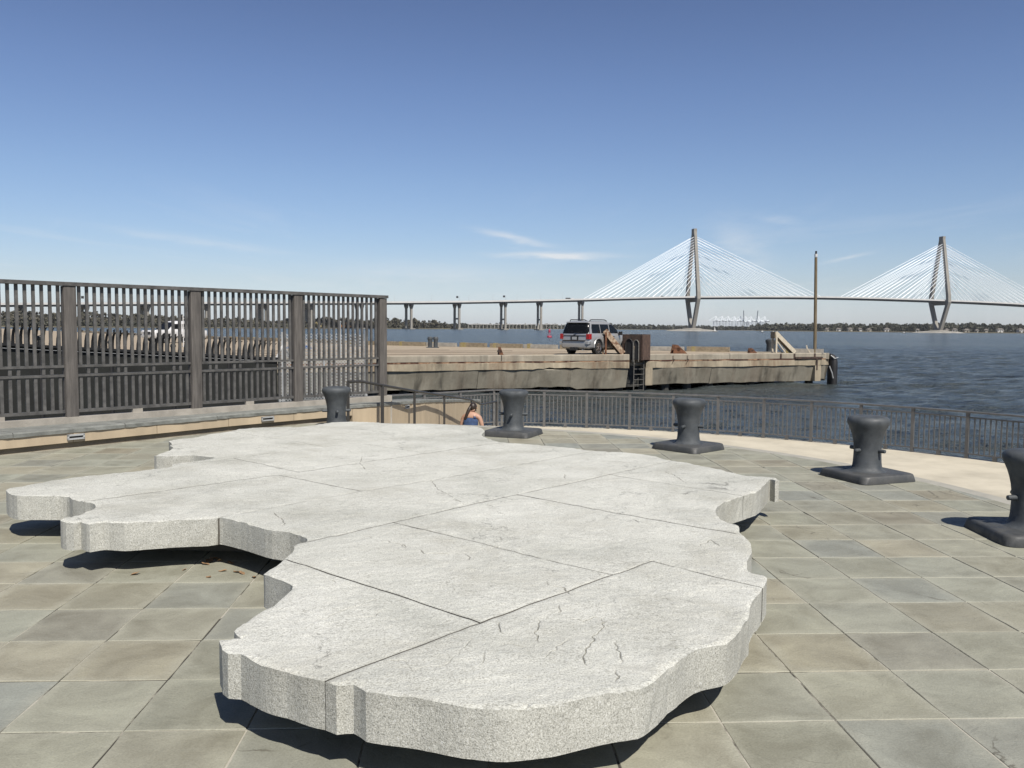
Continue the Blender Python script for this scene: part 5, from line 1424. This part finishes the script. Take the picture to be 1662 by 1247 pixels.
for k in range(6):
    s0_, s1_ = GLn * k / 6, GLn * (k + 1) / 6; a = GA + gd * (s0_ + .03); b = GA + gd * (s1_ - .03)
    rings = [[(p.x + gn.x * e, p.y + gn.y * e, z) for e, z in ((-.02, gz(s_) - 2.6), (.02, gz(s_) - 2.6), (.02, gz(s_) - .012), (-.02, gz(s_) - .012))] for p, s_ in ((a, s0_), (b, s1_))]
    obj('screen_panel', fixnormals(MB().loft(rings).mesh('screen_panel', M['blackpanel'])), gw)
    p = GA + gd * s0_; obj('post', MB().tube([(p.x, p.y, -3), (p.x, p.y, gz(s0_) + .12)], .05, 8), gw, M['black'])
    obj('ball_cap', MB().lathe([(0, -.06), (.045, -.04), (.062, 0), (.045, .045), (0, .06)], (p.x, p.y, gz(s0_) + .15), 10), gw, M['black'], 60)
for (dz_, nm, mm, w) in ((0, 'top_rail', M['black'], .05), (-.07, 'pipe_rail', M['galv'], .008)):
    a, b = GA + gn * .06, GB + gn * .06; obj(nm, MB().bar((a.x, a.y, gz(0) + dz_), (b.x, b.y, gz(GLn) + dz_), w, w), gw, mm)
obj('walkway', fixnormals(MB().loft([[(p.x - gn.x * e, p.y - gn.y * e, gz(s_) - z) for e, z in ((.03, 2.2), (1.5, 2.2), (1.5, 2.3), (.03, 2.3))] for p, s_ in ((GA, 0), (GB, GLn))]).mesh('walkway', M['blackpanel'])), gw)
g = GB + gd * .15
obj('end_post', MB().bar((g.x, g.y, -3), (g.x, g.y, 1.45), .06, .06), gw, M['galv'])
for e_, z_ in ((.55, .35), (-.5, .30), (.38, .75)): obj('end_brace', MB().bar((g.x, g.y, 1.15 if z_ < .5 else .95), (g.x + gd.x * e_, g.y + gd.y * e_, z_), .035, .035), gw, M['white'])
cl_ = thing('chain_link_fence', 'wire chain link fence standing on the water side of the tall fence', 'fence', (-5.5, 20.6, 0))
CA, CB = Vector((-5.6, 20.5)), Vector((-3.55, 20.9)); cd = (CB - CA).normalized(); CL = (CB - CA).length; cz0, cz1 = -.55, 1.42
mb = MB(); hgt = cz1 - cz0; stp = .075
x = -hgt
while x < CL:
    for sg in (1, -1):
        u0, u1 = max(0, x), min(CL, x + hgt)
        if u1 - u0 < .02: continue
        za, zb_ = (u0 - x), (u1 - x)
        if sg < 0: za, zb_ = hgt - za, hgt - zb_
        a = CA + cd * u0; b = CA + cd * u1
        mb.bar((a.x, a.y + sg * .003, cz0 + za), (b.x, b.y + sg * .003, cz0 + zb_), .012, .012)
    x += stp
o = obj('wire_mesh', mb, cl_, M['galv']); o['kind'] = 'stuff'
for u in (0, CL * .5, CL * .98):
    p = CA + cd * u; obj('post', MB().tube([(p.x, p.y - .03, -3.0), (p.x, p.y - .03, cz1 + .08)], .03, 8), cl_, M['galv'])
for z in (cz0,): obj('rail', MB().tube([(CA.x, CA.y - .03, z), (CB.x, CB.y - .03, z)], .022, 6), cl_, M['galv'])
for (px, d, h, lab) in [(550.5, 44, 1.75, 'slim grey steel post on the pier behind the last fence bay'), (301, 60, 2.25, 'thin white lattice mast on the pier beside the pickup truck')]:
    x, y = gp(px, d); t = thing('steel_post', lab, 'post', (x, y, DK))
    if px == 301:
        for sx_ in (-.14, .14): obj('stile', MB().bar((sx_, 0, 0), (sx_, 0, h), .05, .05), t, M['white'], local=True)
        for q in range(7): obj('lattice_bar', MB().bar((-.14, 0, q * h / 7), (.14, 0, (q + 1) * h / 7), .03, .03), t, M['white'], local=True)
    else:
        obj('shaft', MB().tube([(0, 0, 0), (0, 0, h)], .09, 10), t, M['galv'], 60, local=True); obj('cap', MB().lathe([(.11, h), (.11, h + .05), (0, h + .08)], n=10), t, M['galv'], local=True)

# ------------------------------------------------------------------ mooring bollards on the plaza
prof = [(.20, .083), (.182, .092), (.163, .108), (.151, .135), (.145, .18), (.142, .24), (.140, .30), (.142, .35), (.149, .41), (.161, .465), (.178, .52), (.196, .562), (.210, .59), (.2165, .612), (.217, .632), (.211, .652), (.195, .668), (.165, .677), (.10, .682), (0, .684)]


def make_bollard(loc, rz, label):
    t = thing('mooring_bollard', label, 'bollard', loc, rz, 'iron bollards round the plaza edge')
    b = obj('column', MB().lathe(prof, n=40), t, M['iron'], 50, local=True)
    for k in range(4):
        a = k * PI / 2 + math.radians(12); c, s_ = math.cos(a), math.sin(a)
        obj('pin', MB().tube([(c * .12, s_ * .12, .315), (c * .19, s_ * .19, .315), (c * .212, s_ * .212, .315), (c * .218, s_ * .218, .315)], [.021, .021, .019, .008], 10), b, M['iron'], 40, local=True)
    hs, r = .352, .085
    rings = [rrect(hs + e, -hs - e, hs + e, r, z, 5) for z, e in ((.0, .012), (.006, .014), (.066, .0), (.078, -.006), (.084, -.02))]
    obj('base_plate', fixnormals(MB().loft(rings).mesh('base_plate', M['plate'], 40)), t, local=True)
    return t


b_specs = [((3.86, 9.16), 'iron mooring bollard second from the right end, before the curved railing'), ((4.06, 6.56), 'iron mooring bollard cut by the right edge of the view, nearest of the five'),
           ((2.36, 11.29), 'iron mooring bollard in the middle of the arc beyond the right part of the slab'), ((.025, 12.65), 'iron mooring bollard next to the seated woman, at the slab rear'),
           ((-2.68, 12.95), 'iron mooring bollard before the sandstone wall and hand rail, base hidden by the slab')]
first = None
for (xy, lab) in b_specs:
    rz = math.atan2(xy[1] - PCY, xy[0] - PCX)
    if first is None: first = make_bollard((*xy, 0), rz, lab)
    else: dup(first, (*xy, 0), rz, lab)

# ------------------------------------------------------------------ the granite slab, cut into stones
slab = thing('granite_slab', 'large pale granite table cut as a map with wavy edges in the plaza centre', 'sculpture', (0, 6, 0))


def smooth_outline(pts, step=.030):
    out = []; n_ = len(pts)
    for i in range(n_):
        p0, p1, p2, p3 = pts[i - 1], pts[i], pts[(i + 1) % n_], pts[(i + 2) % n_]
        L = (p2 - p1).length; m_ = max(1, int(L / step))
        def tang(a, b, c):
            u, v = (b - a), (c - b)
            if u.length < 1e-6 or v.length < 1e-6: return Vector((0, 0))
            cs = u.normalized().dot(v.normalized())
            return (c - a) / (u.length + v.length) * max(0.0, min(1.0, (cs + .1) / .7))
        t1, t2 = tang(p0, p1, p2) * L, tang(p1, p2, p3) * L
        for k in range(m_):
            t = k / m_; h00 = 2 * t ** 3 - 3 * t ** 2 + 1; h10 = t ** 3 - 2 * t ** 2 + t; h01 = -2 * t ** 3 + 3 * t ** 2; h11 = t ** 3 - t ** 2
            out.append(p1 * h00 + t1 * h10 + p2 * h01 + t2 * h11)
    return out


OUT = smooth_outline(SLAB)
OUTN = [p + Vector(((float(vnoise(p.x * 10, p.y * 10)) - .5) * .008 + (float(vnoise(p.x * 45, p.y * 45)) - .5) * .0035, (float(vnoise(p.x * 10 + 50, p.y * 10)) - .5) * .008 + (float(vnoise(p.x * 45 + 50, p.y * 45)) - .5) * .0035)) for p in OUT]
Q = lambda px, py: at(px, py, SZ1).to_2d()


def ext(a, b, e0=.0, e1=.0):
    d = (b - a).normalized(); return (a - d * e0, b + d * e1)


JT = [(ext(Q(528, 1103.6), Q(780, 1010.7), .08, 0), .0045), ((Q(780, 1010.7), Q(833, 991)), .006), ((Q(833, 991), Q(995, 932)), .0042), ((Q(995, 932), Q(1058.6, 909.7)), .004), (ext(Q(1058.6, 909.7), Q(1236.6, 951), 0, .12), .004),
      (ext(Q(461.6, 905.7), Q(780, 1010.7), .10, 0), .0055), (ext(Q(498, 878), Q(638, 847.5), .10, 0), .0042), ((Q(638, 847.5), Q(838.6, 802.2)), .002), ((Q(638, 847.5), Q(995, 932)), .0058),
      (ext(Q(838.6, 802.2), Q(1199.8, 868.5), 0, .15), .003), ((Q(838.6, 802.2), Q(988.7, 770)), .003), (ext(Q(988.7, 770), Q(1083, 750), 0, .25), .002), (ext(Q(988.7, 770), Q(1207, 805.5), 0, .15), .003),
      (ext(Q(358, 838.6), Q(591, 796.5), .12, 0), .003), ((Q(591, 796.5), Q(754, 769.5)), .003), (ext(Q(754, 769.5), Q(960.7, 732.5), 0, .2), .003), ((Q(754, 769.5), Q(880.5, 793)), .003)]
# upper rows run parallel to the long joint
dirC = (Q(754, 769.5) - Q(358, 838.6)).normalized()
D0 = Q(468, 767); JT.append(((D0 - dirC * 3.2, D0 + dirC * 6.0), .0025))
E0 = Q(530, 724.5); JT.append(((E0 - dirC * 4.0, E0 + dirC * 6.0), .0025))


def isect(p, d, q, e):
    den = d.x * e.y - d.y * e.x; t = ((q.x - p.x) * e.y - (q.y - p.y) * e.x) / den; return p + d * t


tD = (Q(577, 795) - Q(452.7, 769.5)).normalized()
a_ = Q(452.7, 769.5); JT.append(((isect(a_, tD, D0, dirC), isect(a_, tD, Q(358, 838.6), dirC)), .003))
b_ = Q(375, 742); td2 = (Q(484.7, 763.8) - b_).normalized(); JT.append(((isect(b_, td2, E0, dirC), isect(b_, td2, D0, dirC)), .003))
c_ = Q(690, 735); JT.append(((isect(c_, td2, E0, dirC), isect(c_, td2, D0, dirC)), .0025))
d0_ = Q(442.6, 710.5); JT.append(((isect(d0_, td2, E0, dirC), d0_ - td2 * 3.0), .0025))

verts2 = [p for p in OUTN]; edges2 = [(i, (i + 1) % len(OUTN)) for i in range(len(OUTN))]
jn = []
for (a, b), gp_ in JT:
    n_ = max(1, int((b - a).length / .06)); ids = []
    for k in range(n_ + 1): verts2.append(a.lerp(b, k / n_)); ids.append(len(verts2) - 1)
    edges2 += list(zip(ids[:-1], ids[1:])); jn.append((a, b, gp_))
def crk(x0, y0, k, pts, d): return ([Q(x0 + a / k, y0 + b / k) for a, b in pts], d)


CRACKS = [crk(780, 920, 4.532, p_, d_) for p_, d_ in (
    ([(430, 385), (425, 470), (408, 480), (415, 540), (430, 570)], 1), ([(140, 410), (145, 480), (185, 510)], 1), ([(130, 560), (230, 565), (330, 590), (410, 585)], .7),
    ([(610, 385), (700, 385), (760, 400), (830, 370), (880, 375), (910, 405), (890, 460), (830, 510), (835, 540), (790, 600), (755, 660), (755, 710), (785, 740)], .9),
    ([(985, 550), (1015, 620), (1040, 650), (1030, 715)], 1), ([(1000, 745), (1010, 800), (985, 860)], 1), ([(690, 515), (640, 545), (580, 575), (500, 645), (400, 700)], .55),
    ([(480, 100), (500, 130), (610, 155), (675, 210)], .9), ([(590, 275), (585, 325), (520, 350)], .7), ([(100, 670), (130, 690), (135, 720)], 1), ([(0, 730), (30, 640), (55, 590)], .6))]
CRACKS += [crk(500, 880, 4.532, p_, d_) for p_, d_ in (
    ([(580, 0), (700, 15), (735, 45)], .8), ([(825, 45), (860, 80), (1060, 80)], .8), ([(1140, 75), (1180, 95), (1190, 125), (1240, 135)], .8), ([(130, 110), (200, 130), (300, 125)], .7), ([(130, 255), (230, 300)], .8),
    ([(60, 585), (200, 520), (330, 480), (480, 430), (600, 405)], .5), ([(330, 560), (480, 545), (560, 500)], .6), ([(520, 880), (690, 865), (760, 930), (900, 915), (1010, 920), (1080, 840), (1180, 740), (1230, 690)], .5), ([(280, 810), (340, 830)], .9))]
CRACKS += [crk(720, 640, 2.866, p_, d_) for p_, d_ in (([(1020, 360), (1070, 375), (1130, 415)], .7), ([(880, 580), (915, 600)], 1), ([(1185, 705), (1240, 678), (1290, 708)], 1), ([(40, 488), (105, 515)], .9), ([(560, 370), (566, 392)], .9), ([(700, 415), (820, 438), (930, 452), (1050, 466)], .6), ([(410, 560), (445, 545)], .8), ([(265, 655), (270, 680)], .8))]
CRACKS += [crk(200, 660, 2.968, p_, d_) for p_, d_ in (([(720, 505), (770, 545), (775, 575)], .9), ([(1150, 238), (1140, 270), (1165, 302)], .7), ([(1480, 350), (1500, 375), (1515, 400), (1560, 420), (1640, 470)], .7), ([(980, 306), (1000, 307)], 1), ([(1240, 465), (1245, 470)], 1), ([(1250, 640), (1340, 665), (1360, 690)], .7), ([(900, 450), (960, 447)], .8), ([(1060, 595), (1200, 630), (1300, 600)], .45))]
crv, crd = [], []
for pl_, dd in CRACKS:
    dense = []
    for a, b in zip(pl_[:-1], pl_[1:]):
        L = (b - a).length; m_ = max(1, int(L / .012)); nn_ = Vector((-(b - a).y, (b - a).x)).normalized()
        for k in range(m_):
            q = a.lerp(b, k / m_); w_ = (float(vnoise(q.x * 35, q.y * 35)) - .5) * .018; dense.append(q + nn_ * w_)
    for i, q in enumerate(dense):
        a = dense[max(i - 1, 0)]; b = dense[min(i + 1, len(dense) - 1)]; dv = (b - a)
        if dv.length < 1e-6: continue
        nn_ = Vector((-dv.y, dv.x)).normalized(); taper = min(1, (i + 1) / 5, (len(dense) - i) / 5)
        hw = (.0032 + .0045 * float(vnoise(q.x * 20 + 9, q.y * 20))) * (1 + max(0, q.y - 4) * .12)
        crv += [q, q + nn_ * hw, q - nn_ * hw]; crd += [dd * taper * (0.62 + .6 * float(vnoise(q.x * 16, q.y * 16 + 5))), 0, 0]
crv_np = np.array([q[:] for q in crv])
ox = np.array([p[:] for p in OUTN]); x0_, y0_ = ox.min(0); x1_, y1_ = ox.max(0)
from itertools import product


def inside_mask(P, poly):
    x, y = P[:, 0], P[:, 1]; c = np.zeros(len(P), bool); px_, py_ = poly[:, 0], poly[:, 1]; j = len(poly) - 1
    for i in range(len(poly)):
        cond = (py_[i] > y) != (py_[j] > y)
        with np.errstate(divide='ignore', invalid='ignore'):
            xx = (px_[j] - px_[i]) * (y - py_[i]) / (py_[j] - py_[i]) + px_[i]
        c ^= cond & (x < xx); j = i
    return c


def grid(step):
    gx, gy = np.meshgrid(np.arange(x0_, x1_, step), np.arange(y0_, y1_, step)); g = np.c_[gx.ravel(), gy.ravel()]; return g + RNG.uniform(-.3, .3, g.shape) * step


G1 = grid(.02); G1 = G1[G1[:, 1] < 4.6]; G2 = grid(.04); G2 = G2[G2[:, 1] >= 4.6]
G = np.r_[G1, G2]; G = G[inside_mask(G, ox)]
dmin = np.full(len(G), 9.0)
for k in range(0, len(ox), 1): dmin = np.minimum(dmin, np.hypot(G[:, 0] - ox[k, 0], G[:, 1] - ox[k, 1]))
keep = dmin > .016
for (a, b, g_) in jn:
    d = b - a; L = d.length; t = np.clip(((G[:, 0] - a.x) * d.x + (G[:, 1] - a.y) * d.y) / (L * L), 0, 1)
    keep &= np.hypot(G[:, 0] - a.x - t * d.x, G[:, 1] - a.y - t * d.y) > .014
okc = inside_mask(crv_np, ox)
for k in range(0, len(ox), 1): okc &= np.hypot(crv_np[:, 0] - ox[k, 0], crv_np[:, 1] - ox[k, 1]) > .012
for (a, b, g_) in jn:
    d = b - a; L = d.length; t = np.clip(((crv_np[:, 0] - a.x) * d.x + (crv_np[:, 1] - a.y) * d.y) / (L * L), 0, 1)
    okc &= np.hypot(crv_np[:, 0] - a.x - t * d.x, crv_np[:, 1] - a.y - t * d.y) > .008
crv_np = crv_np[okc]; crd_np = np.array(crd)[okc]
ccen = crv_np[crd_np > 0]
for k in ():
    pass
for q in ccen[::2]: keep &= (G[:, 0] - q[0]) ** 2 + (G[:, 1] - q[1]) ** 2 > .016 ** 2
G = G[keep]
verts2 += [Vector(p) for p in G] + [Vector(p) for p in crv_np]
ov, oe, of, _, _, _ = geometry.delaunay_2d_cdt(verts2, edges2, [], 0, 1e-5, False)
V2 = np.array([v[:] for v in ov]); T = np.array([f for f in of if len(f) == 3])
cen = V2[T].mean(1); T = T[inside_mask(cen, ox)]
lut = {(round(float(q[0]), 5), round(float(q[1]), 5)): float(d) for q, d in zip(crv_np, crd_np)}
DIRT = np.array([lut.get((round(float(q[0]), 5), round(float(q[1]), 5)), 0.0) for q in V2])
# joint edges are those lying on a joint line
jmask = np.zeros(len(V2), int) - 1; jl = [[] for _ in range(len(V2))]
for ji, (a, b, g_) in enumerate(jn):
    d = b - a; L = d.length; t = ((V2[:, 0] - a.x) * d.x + (V2[:, 1] - a.y) * d.y) / (L * L)
    on = (np.abs((V2[:, 0] - a.x) * d.y - (V2[:, 1] - a.y) * d.x) / L < 2e-4) & (t > -1e-4) & (t < 1 + 1e-4)
    for i in np.nonzero(on)[0]: jl[i].append(ji)
from collections import defaultdict
emap = defaultdict(list)
for ti, tr in enumerate(T):
    for k in range(3): emap[tuple(sorted((int(tr[k]), int(tr[(k + 1) % 3]))))].append(ti)
isj = lambda e: bool(set(jl[e[0]]) & set(jl[e[1]]))
comp = -np.ones(len(T), int); nc = 0
adj = [[] for _ in range(len(T))]
for e, ts in emap.items():
    if len(ts) == 2 and not isj(e): adj[ts[0]].append(ts[1]); adj[ts[1]].append(ts[0])
for s_ in range(len(T)):
    if comp[s_] >= 0: continue
    stck = [s_]; comp[s_] = nc
    while stck:
        q = stck.pop()
        for r in adj[q]:
            if comp[r] < 0: comp[r] = nc; stck.append(r)
    nc += 1
sizes = np.bincount(comp)
# tiny slivers join a big neighbour
for e, ts in emap.items():
    if len(ts) == 2:
        c0, c1 = comp[ts[0]], comp[ts[1]]
        if c0 != c1 and 0 < min(sizes[c0], sizes[c1]) < 60:
            sm, bg = (c0, c1) if sizes[c0] < sizes[c1] else (c1, c0)
            comp[comp == sm] = bg; sizes = np.bincount(comp, minlength=nc)


def relief(x, y):
    f = fbm(x, y, 5, .55)
    st_ = f * 9; fr = st_ - np.floor(st_); terr = (np.floor(st_) + np.clip((fr - .93) / .07, 0, 1)) / 9
    g = fbm(x + 30, y + 11, 5, 1.15); sg = g * 8; fg = sg - np.floor(sg); terr2 = (np.floor(sg) + np.clip((fg - .94) / .06, 0, 1)) / 8
    mask = np.clip((fbm(x + 7, y + 3, 3, .5) - .46) * 7, 0, 1)
    return (terr - .5) * .014 + (terr2 - .5) * .022 * mask + (fbm(x, y, 4, 6) - .5) * .007 + (vnoise(x * 26, y * 26) - .5) * .004


gapm = np.zeros(len(jn))
nst = 0
for cidx in np.unique(comp):
    tr = T[comp == cidx]
    if len(tr) < 20: continue
    cnt = defaultdict(list)
    for t in tr:
        for k in range(3): cnt[tuple(sorted((int(t[k]), int(t[(k + 1) % 3]))))].append((int(t[k]), int(t[(k + 1) % 3])))
    bnd = [v[0] for v in cnt.values() if len(v) == 1]      # directed CCW boundary edges
    used = np.unique(tr); mapi = {int(v): i for i, v in enumerate(used)}
    P = V2[used].copy(); push = np.zeros_like(P); outer_v = set()
    jv = set()
    for a, b in bnd:
        com = set(jl[a]) & set(jl[b])
        if com:
            g_ = jn[list(com)[0]][2] * .72; d = V2[b] - V2[a]; nrm = np.array((-d[1], d[0])) / (np.linalg.norm(d) + 1e-9)
            for q in (a, b):
                jv.add(q)
                i = mapi[q]
                cur = push[i] @ nrm
                if cur < g_: push[i] += nrm * (g_ - cur)
        else: outer_v.add(a); outer_v.add(b)
    P += push
    off = np.random.default_rng(cidx).uniform(-.0007, .0007)
    Z = SZ1 + relief(P[:, 0], P[:, 1]) + off
    for q in outer_v:
        Z[mapi[q]] -= 0.002 + .009 * float(vnoise(V2[q][0] * 18, V2[q][1] * 18)) ** 2
    for q in jv: Z[mapi[q]] -= .003
    dirt = DIRT[used].copy(); Z -= dirt * .005
    for q in jv: dirt[mapi[q]] = max(dirt[mapi[q]], .16 + .22 * float(vnoise(V2[q][0] * 9, V2[q][1] * 9)))
    n0 = len(used)
    top = np.c_[P, Z]
    F_ = [tuple(mapi[int(q)] for q in t) for t in tr]
    nxt = {mapi[a]: mapi[b] for a, b in bnd}
    vs = [tuple(p) for p in top]; fs_side = []
    lowi = {}
    levels = (.30, .22, SZ0)
    for q in set(list(nxt.keys()) + list(nxt.values())):
        ids = [q]
        for z in levels:
            jx = (float(vnoise(P[q][0] * 30, z * 60)) - .5) * .005; vs.append((P[q][0] + jx, P[q][1] - jx, min(z, Z[q] - .01))); ids.append(len(vs) - 1)
        lowi[q] = ids
    side_mi = []
    for a, b in bnd:
        jw = 2 if set(jl[a]) & set(jl[b]) else 1
        a, b = mapi[a], mapi[b]
        side_mi += [jw] * 3
        for k in range(3): fs_side.append((lowi[a][k + 1], lowi[b][k + 1], lowi[b][k], lowi[a][k]))
    bot0 = len(vs)
    vs += [(p[0], p[1], SZ0) for p in P]
    fb = [tuple(bot0 + mapi[int(q)] for q in reversed(t)) for t in tr[::1]]
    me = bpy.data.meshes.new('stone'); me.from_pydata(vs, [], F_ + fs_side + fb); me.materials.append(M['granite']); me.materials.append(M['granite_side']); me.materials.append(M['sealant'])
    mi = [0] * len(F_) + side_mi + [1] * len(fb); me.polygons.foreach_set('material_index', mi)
    da = me.attributes.new('dirt', 'FLOAT', 'POINT'); da.data.foreach_set('value', np.r_[dirt, np.zeros(len(vs) - len(dirt))].astype(np.float32)); me.update()
    obj('stone', me, slab); nst += 1
print('stones', nst, 'pavers', npav, 'tris', len(T))
# recessed plinth below the stones
ctr = np.array((-.3, 6.2)); plp = []
for k in range(64):
    a = 2 * PI * k / 64; r = .3
    while True:
        q = ctr + (r + .05) * np.array((math.cos(a), math.sin(a)))
        if np.hypot(ox[:, 0] - q[0], ox[:, 1] - q[1]).min() < .42: break
        r += .05
    plp.append(tuple(ctr + r * np.array((math.cos(a), math.sin(a)))))
obj('plinth', fixnormals(MB().prism(plp, -.005, SZ0 - .002).mesh('plinth', M['toe'])), slab)

# dry leaves below the notch of the slab
lm = MB().add([(-.035, 0, .0), (-.012, .018, .008), (.02, .015, .004), (.04, 0, .012), (.018, -.018, .006), (-.014, -.016, .01)], [(0, 5, 4, 3), (0, 3, 2, 1)]).mesh('dry_leaf', M['leaf'])
lf = [(340, 911, 1.3), (349, 908, 1.5), (357, 911, 1.0), (334, 916, .9), (374, 914, 1.0), (362, 927, .8), (386, 929, 1.0), (393, 931, .8), (219, 932, 1.0), (412, 937, .8), (299, 925, .5), (339, 937, .6)]
for (px, py, sc_) in lf:
    p = at(px, py, .004); o = obj('dry_leaf', lm, None, loc=tuple(p), rz=random.uniform(0, 6)); o.scale = (sc_,) * 3; o.rotation_euler = (random.uniform(-.3, .3), random.uniform(-.3, .3), o.rotation_euler.z)
    tag(o, 'curled dry brown leaf lying on the paving by the left notch of the slab', 'leaf', 'dry leaves on the paving')


# ------------------------------------------------------------------ seated woman
def skin(name, pts, edges, radii, parent, m, sub=2, root=0):
    me = bpy.data.meshes.new(name); me.from_pydata(pts, edges, []); o = bpy.data.objects.new(name, me); COL.objects.link(o)
    md = o.modifiers.new('s', 'SKIN'); md.use_smooth_shade = True
    for i, r in enumerate(radii):
        r = r if isinstance(r, tuple) else (r, r)
        me.skin_vertices[0].data[i].radius = r
    me.skin_vertices[0].data[root].use_root = True
    ss = o.modifiers.new('d', 'SUBSURF'); ss.levels = sub; ss.render_levels = sub
    dg = bpy.context.evaluated_depsgraph_get(); dg.update()
    res = bpy.data.meshes.new_from_object(o.evaluated_get(dg)); bpy.data.objects.remove(o)
    res.materials.clear(); res.materials.append(m); shade(res, 180)
    r = obj(name, res, parent, local=True); return r


wx, wy = gp(763, 19.6); wz = -0.93
lz = float(np.interp(wy, [a for a, b in rampz], [b for a, b in rampz]))
struct('sitting_step', MB().box((wx + .15, wy + .1, (wz - 1.5) / 2), (.9, .5, wz + 1.5)), M['cream'])
wo = thing('person', 'woman with dark ponytail and blue backless top sitting on the steps with her back turned', 'person', (wx, wy, wz), math.radians(-14))
# local: +Y faces away from the plaza; the back is leant forward a little
pts = [(0, .02, .11), (0, .04, .26), (0, .09, .40), (0, .13, .50), (0, .145, .555), (.015, .19, .62), (.025, .22, .70),
       (-.105, .12, .475), (-.195, .13, .445), (-.255, .14, .22), (-.20, .32, .08), (-.10, .42, .10),
       (.105, .12, .475), (.195, .13, .445), (.265, .14, .20), (.22, .34, .07), (.11, .44, .10),
       (-.10, .03, .09), (-.13, .44, .12), (-.13, .50, -.28), (.10, .03, .09), (.13, .44, .12), (.13, .50, -.28), (-.13, .62, -.32), (.13, .62, -.32)]
eds = [(0, 1), (1, 2), (2, 3), (3, 4), (4, 5), (5, 6), (3, 7), (7, 8), (8, 9), (9, 10), (10, 11), (3, 12), (12, 13), (13, 14), (14, 15), (15, 16), (0, 17), (17, 18), (18, 19), (19, 23), (0, 20), (20, 21), (21, 22), (22, 24)]
rad = [(.17, .13), (.15, .11), (.16, .11), (.11, .085), (.055, .055), (.075, .085), (.06, .075), (.085, .075), .062, .046, .036, .03, (.085, .075), .062, .046, .036, .03, .10, .075, .05, .10, .075, .05, .04, .04]
skin('body', pts, eds, rad, wo, M['skin'])
skin('blue_top', [(0, .0, .10), (0, .03, .22), (0, .06, .34), (0, .095, .44)], [(0, 1), (1, 2), (2, 3)], [(.195, .15), (.185, .14), (.20, .135), (.175, .105)], wo, M['denim'])
sv = MB()
for s in (-1, 1):
    sv.bar((s * .12, .0, .43), (s * .05, .085, .545), .05, .022)
obj('halter_strap', sv, wo, M['denim'], local=True)
skin('shorts', [(0, .02, .08), (-.10, .03, .09), (-.12, .26, .115), (.10, .03, .09), (.12, .26, .115)], [(0, 1), (1, 2), (0, 3), (3, 4)], [(.185, .13), .115, .10, .115, .10], wo, M['denim'])
hb = MB(); rings = []
for i in range(9):
    ph = PI * i / 8; rings.append([(.018 + .090 * math.sin(ph) * math.cos(2 * PI * k / 16), .185 + .108 * math.sin(ph) * math.sin(2 * PI * k / 16) - .012 * math.cos(ph), .672 + .112 * math.cos(ph) + .02 * max(0, math.sin(2 * PI * k / 16)) * math.sin(ph)) for k in range(16)])
hr_ = obj('hair', hb.loft(rings), wo, M['hair'], 180, local=True)
obj('ponytail', MB().tube([(.0, .09, .71), (-.015, .055, .68), (-.05, .03, .60), (-.085, .005, .50), (-.10, -.012, .42), (-.11, -.01, .36)], [.022, .036, .040, .036, .026, .006], 10), hr_, M['hair'], 180, local=True)
hd = []
for s in (-1, 1):
    hx, hy, hz_ = (s * .10, .43, .10)
    for f_ in range(4):
        b0 = Vector((s * (.125 - .018 * f_), .435, .105)); hd.append((b0, b0 + Vector((-s * .012, .05 - .004 * f_, .012)), b0 + Vector((-s * .02, .075 - .006 * f_, -.012))))
    hd.append((Vector((s * .085, .42, .11)), Vector((s * .062, .45, .125)), Vector((s * .055, .475, .12))))
mb = MB()
for a, b, c in hd: mb.tube([a, b, c], [.010, .009, .007], 6)
obj('fingers', mb, wo, M['skin'], 60, local=True)
fcm = MB().lathe([(0, 0), (.012, .004), (.009, .018), (0, .024)], n=8)
fo = obj('nose', fcm, wo, M['skin'], 60, local=True); fo.location = (.035, .295, .655); fo.rotation_euler = (-PI / 2, 0, 0)
for s in (-1, 1):
    e_ = obj('ear', MB().lathe([(0, -.006), (.022, -.006), (.026, 0), (.014, .008), (0, .006)], n=10), wo, M['skin'], 60, local=True); e_.location = (.022 + s * .082, .205, .655); e_.rotation_euler = (0, s * PI / 2, 0)
    e2 = obj('eye', MB().lathe([(0, -.010), (.008, -.006), (.010, 0), (.006, .008), (0, .01)], n=8), wo, M['plastic'], 60, local=True); e2.location = (.035 + s * .03, .283, .675)
obj('mouth', MB().box((.036, .287, .622), (.045, .012, .012)), wo, M['red'], local=True)
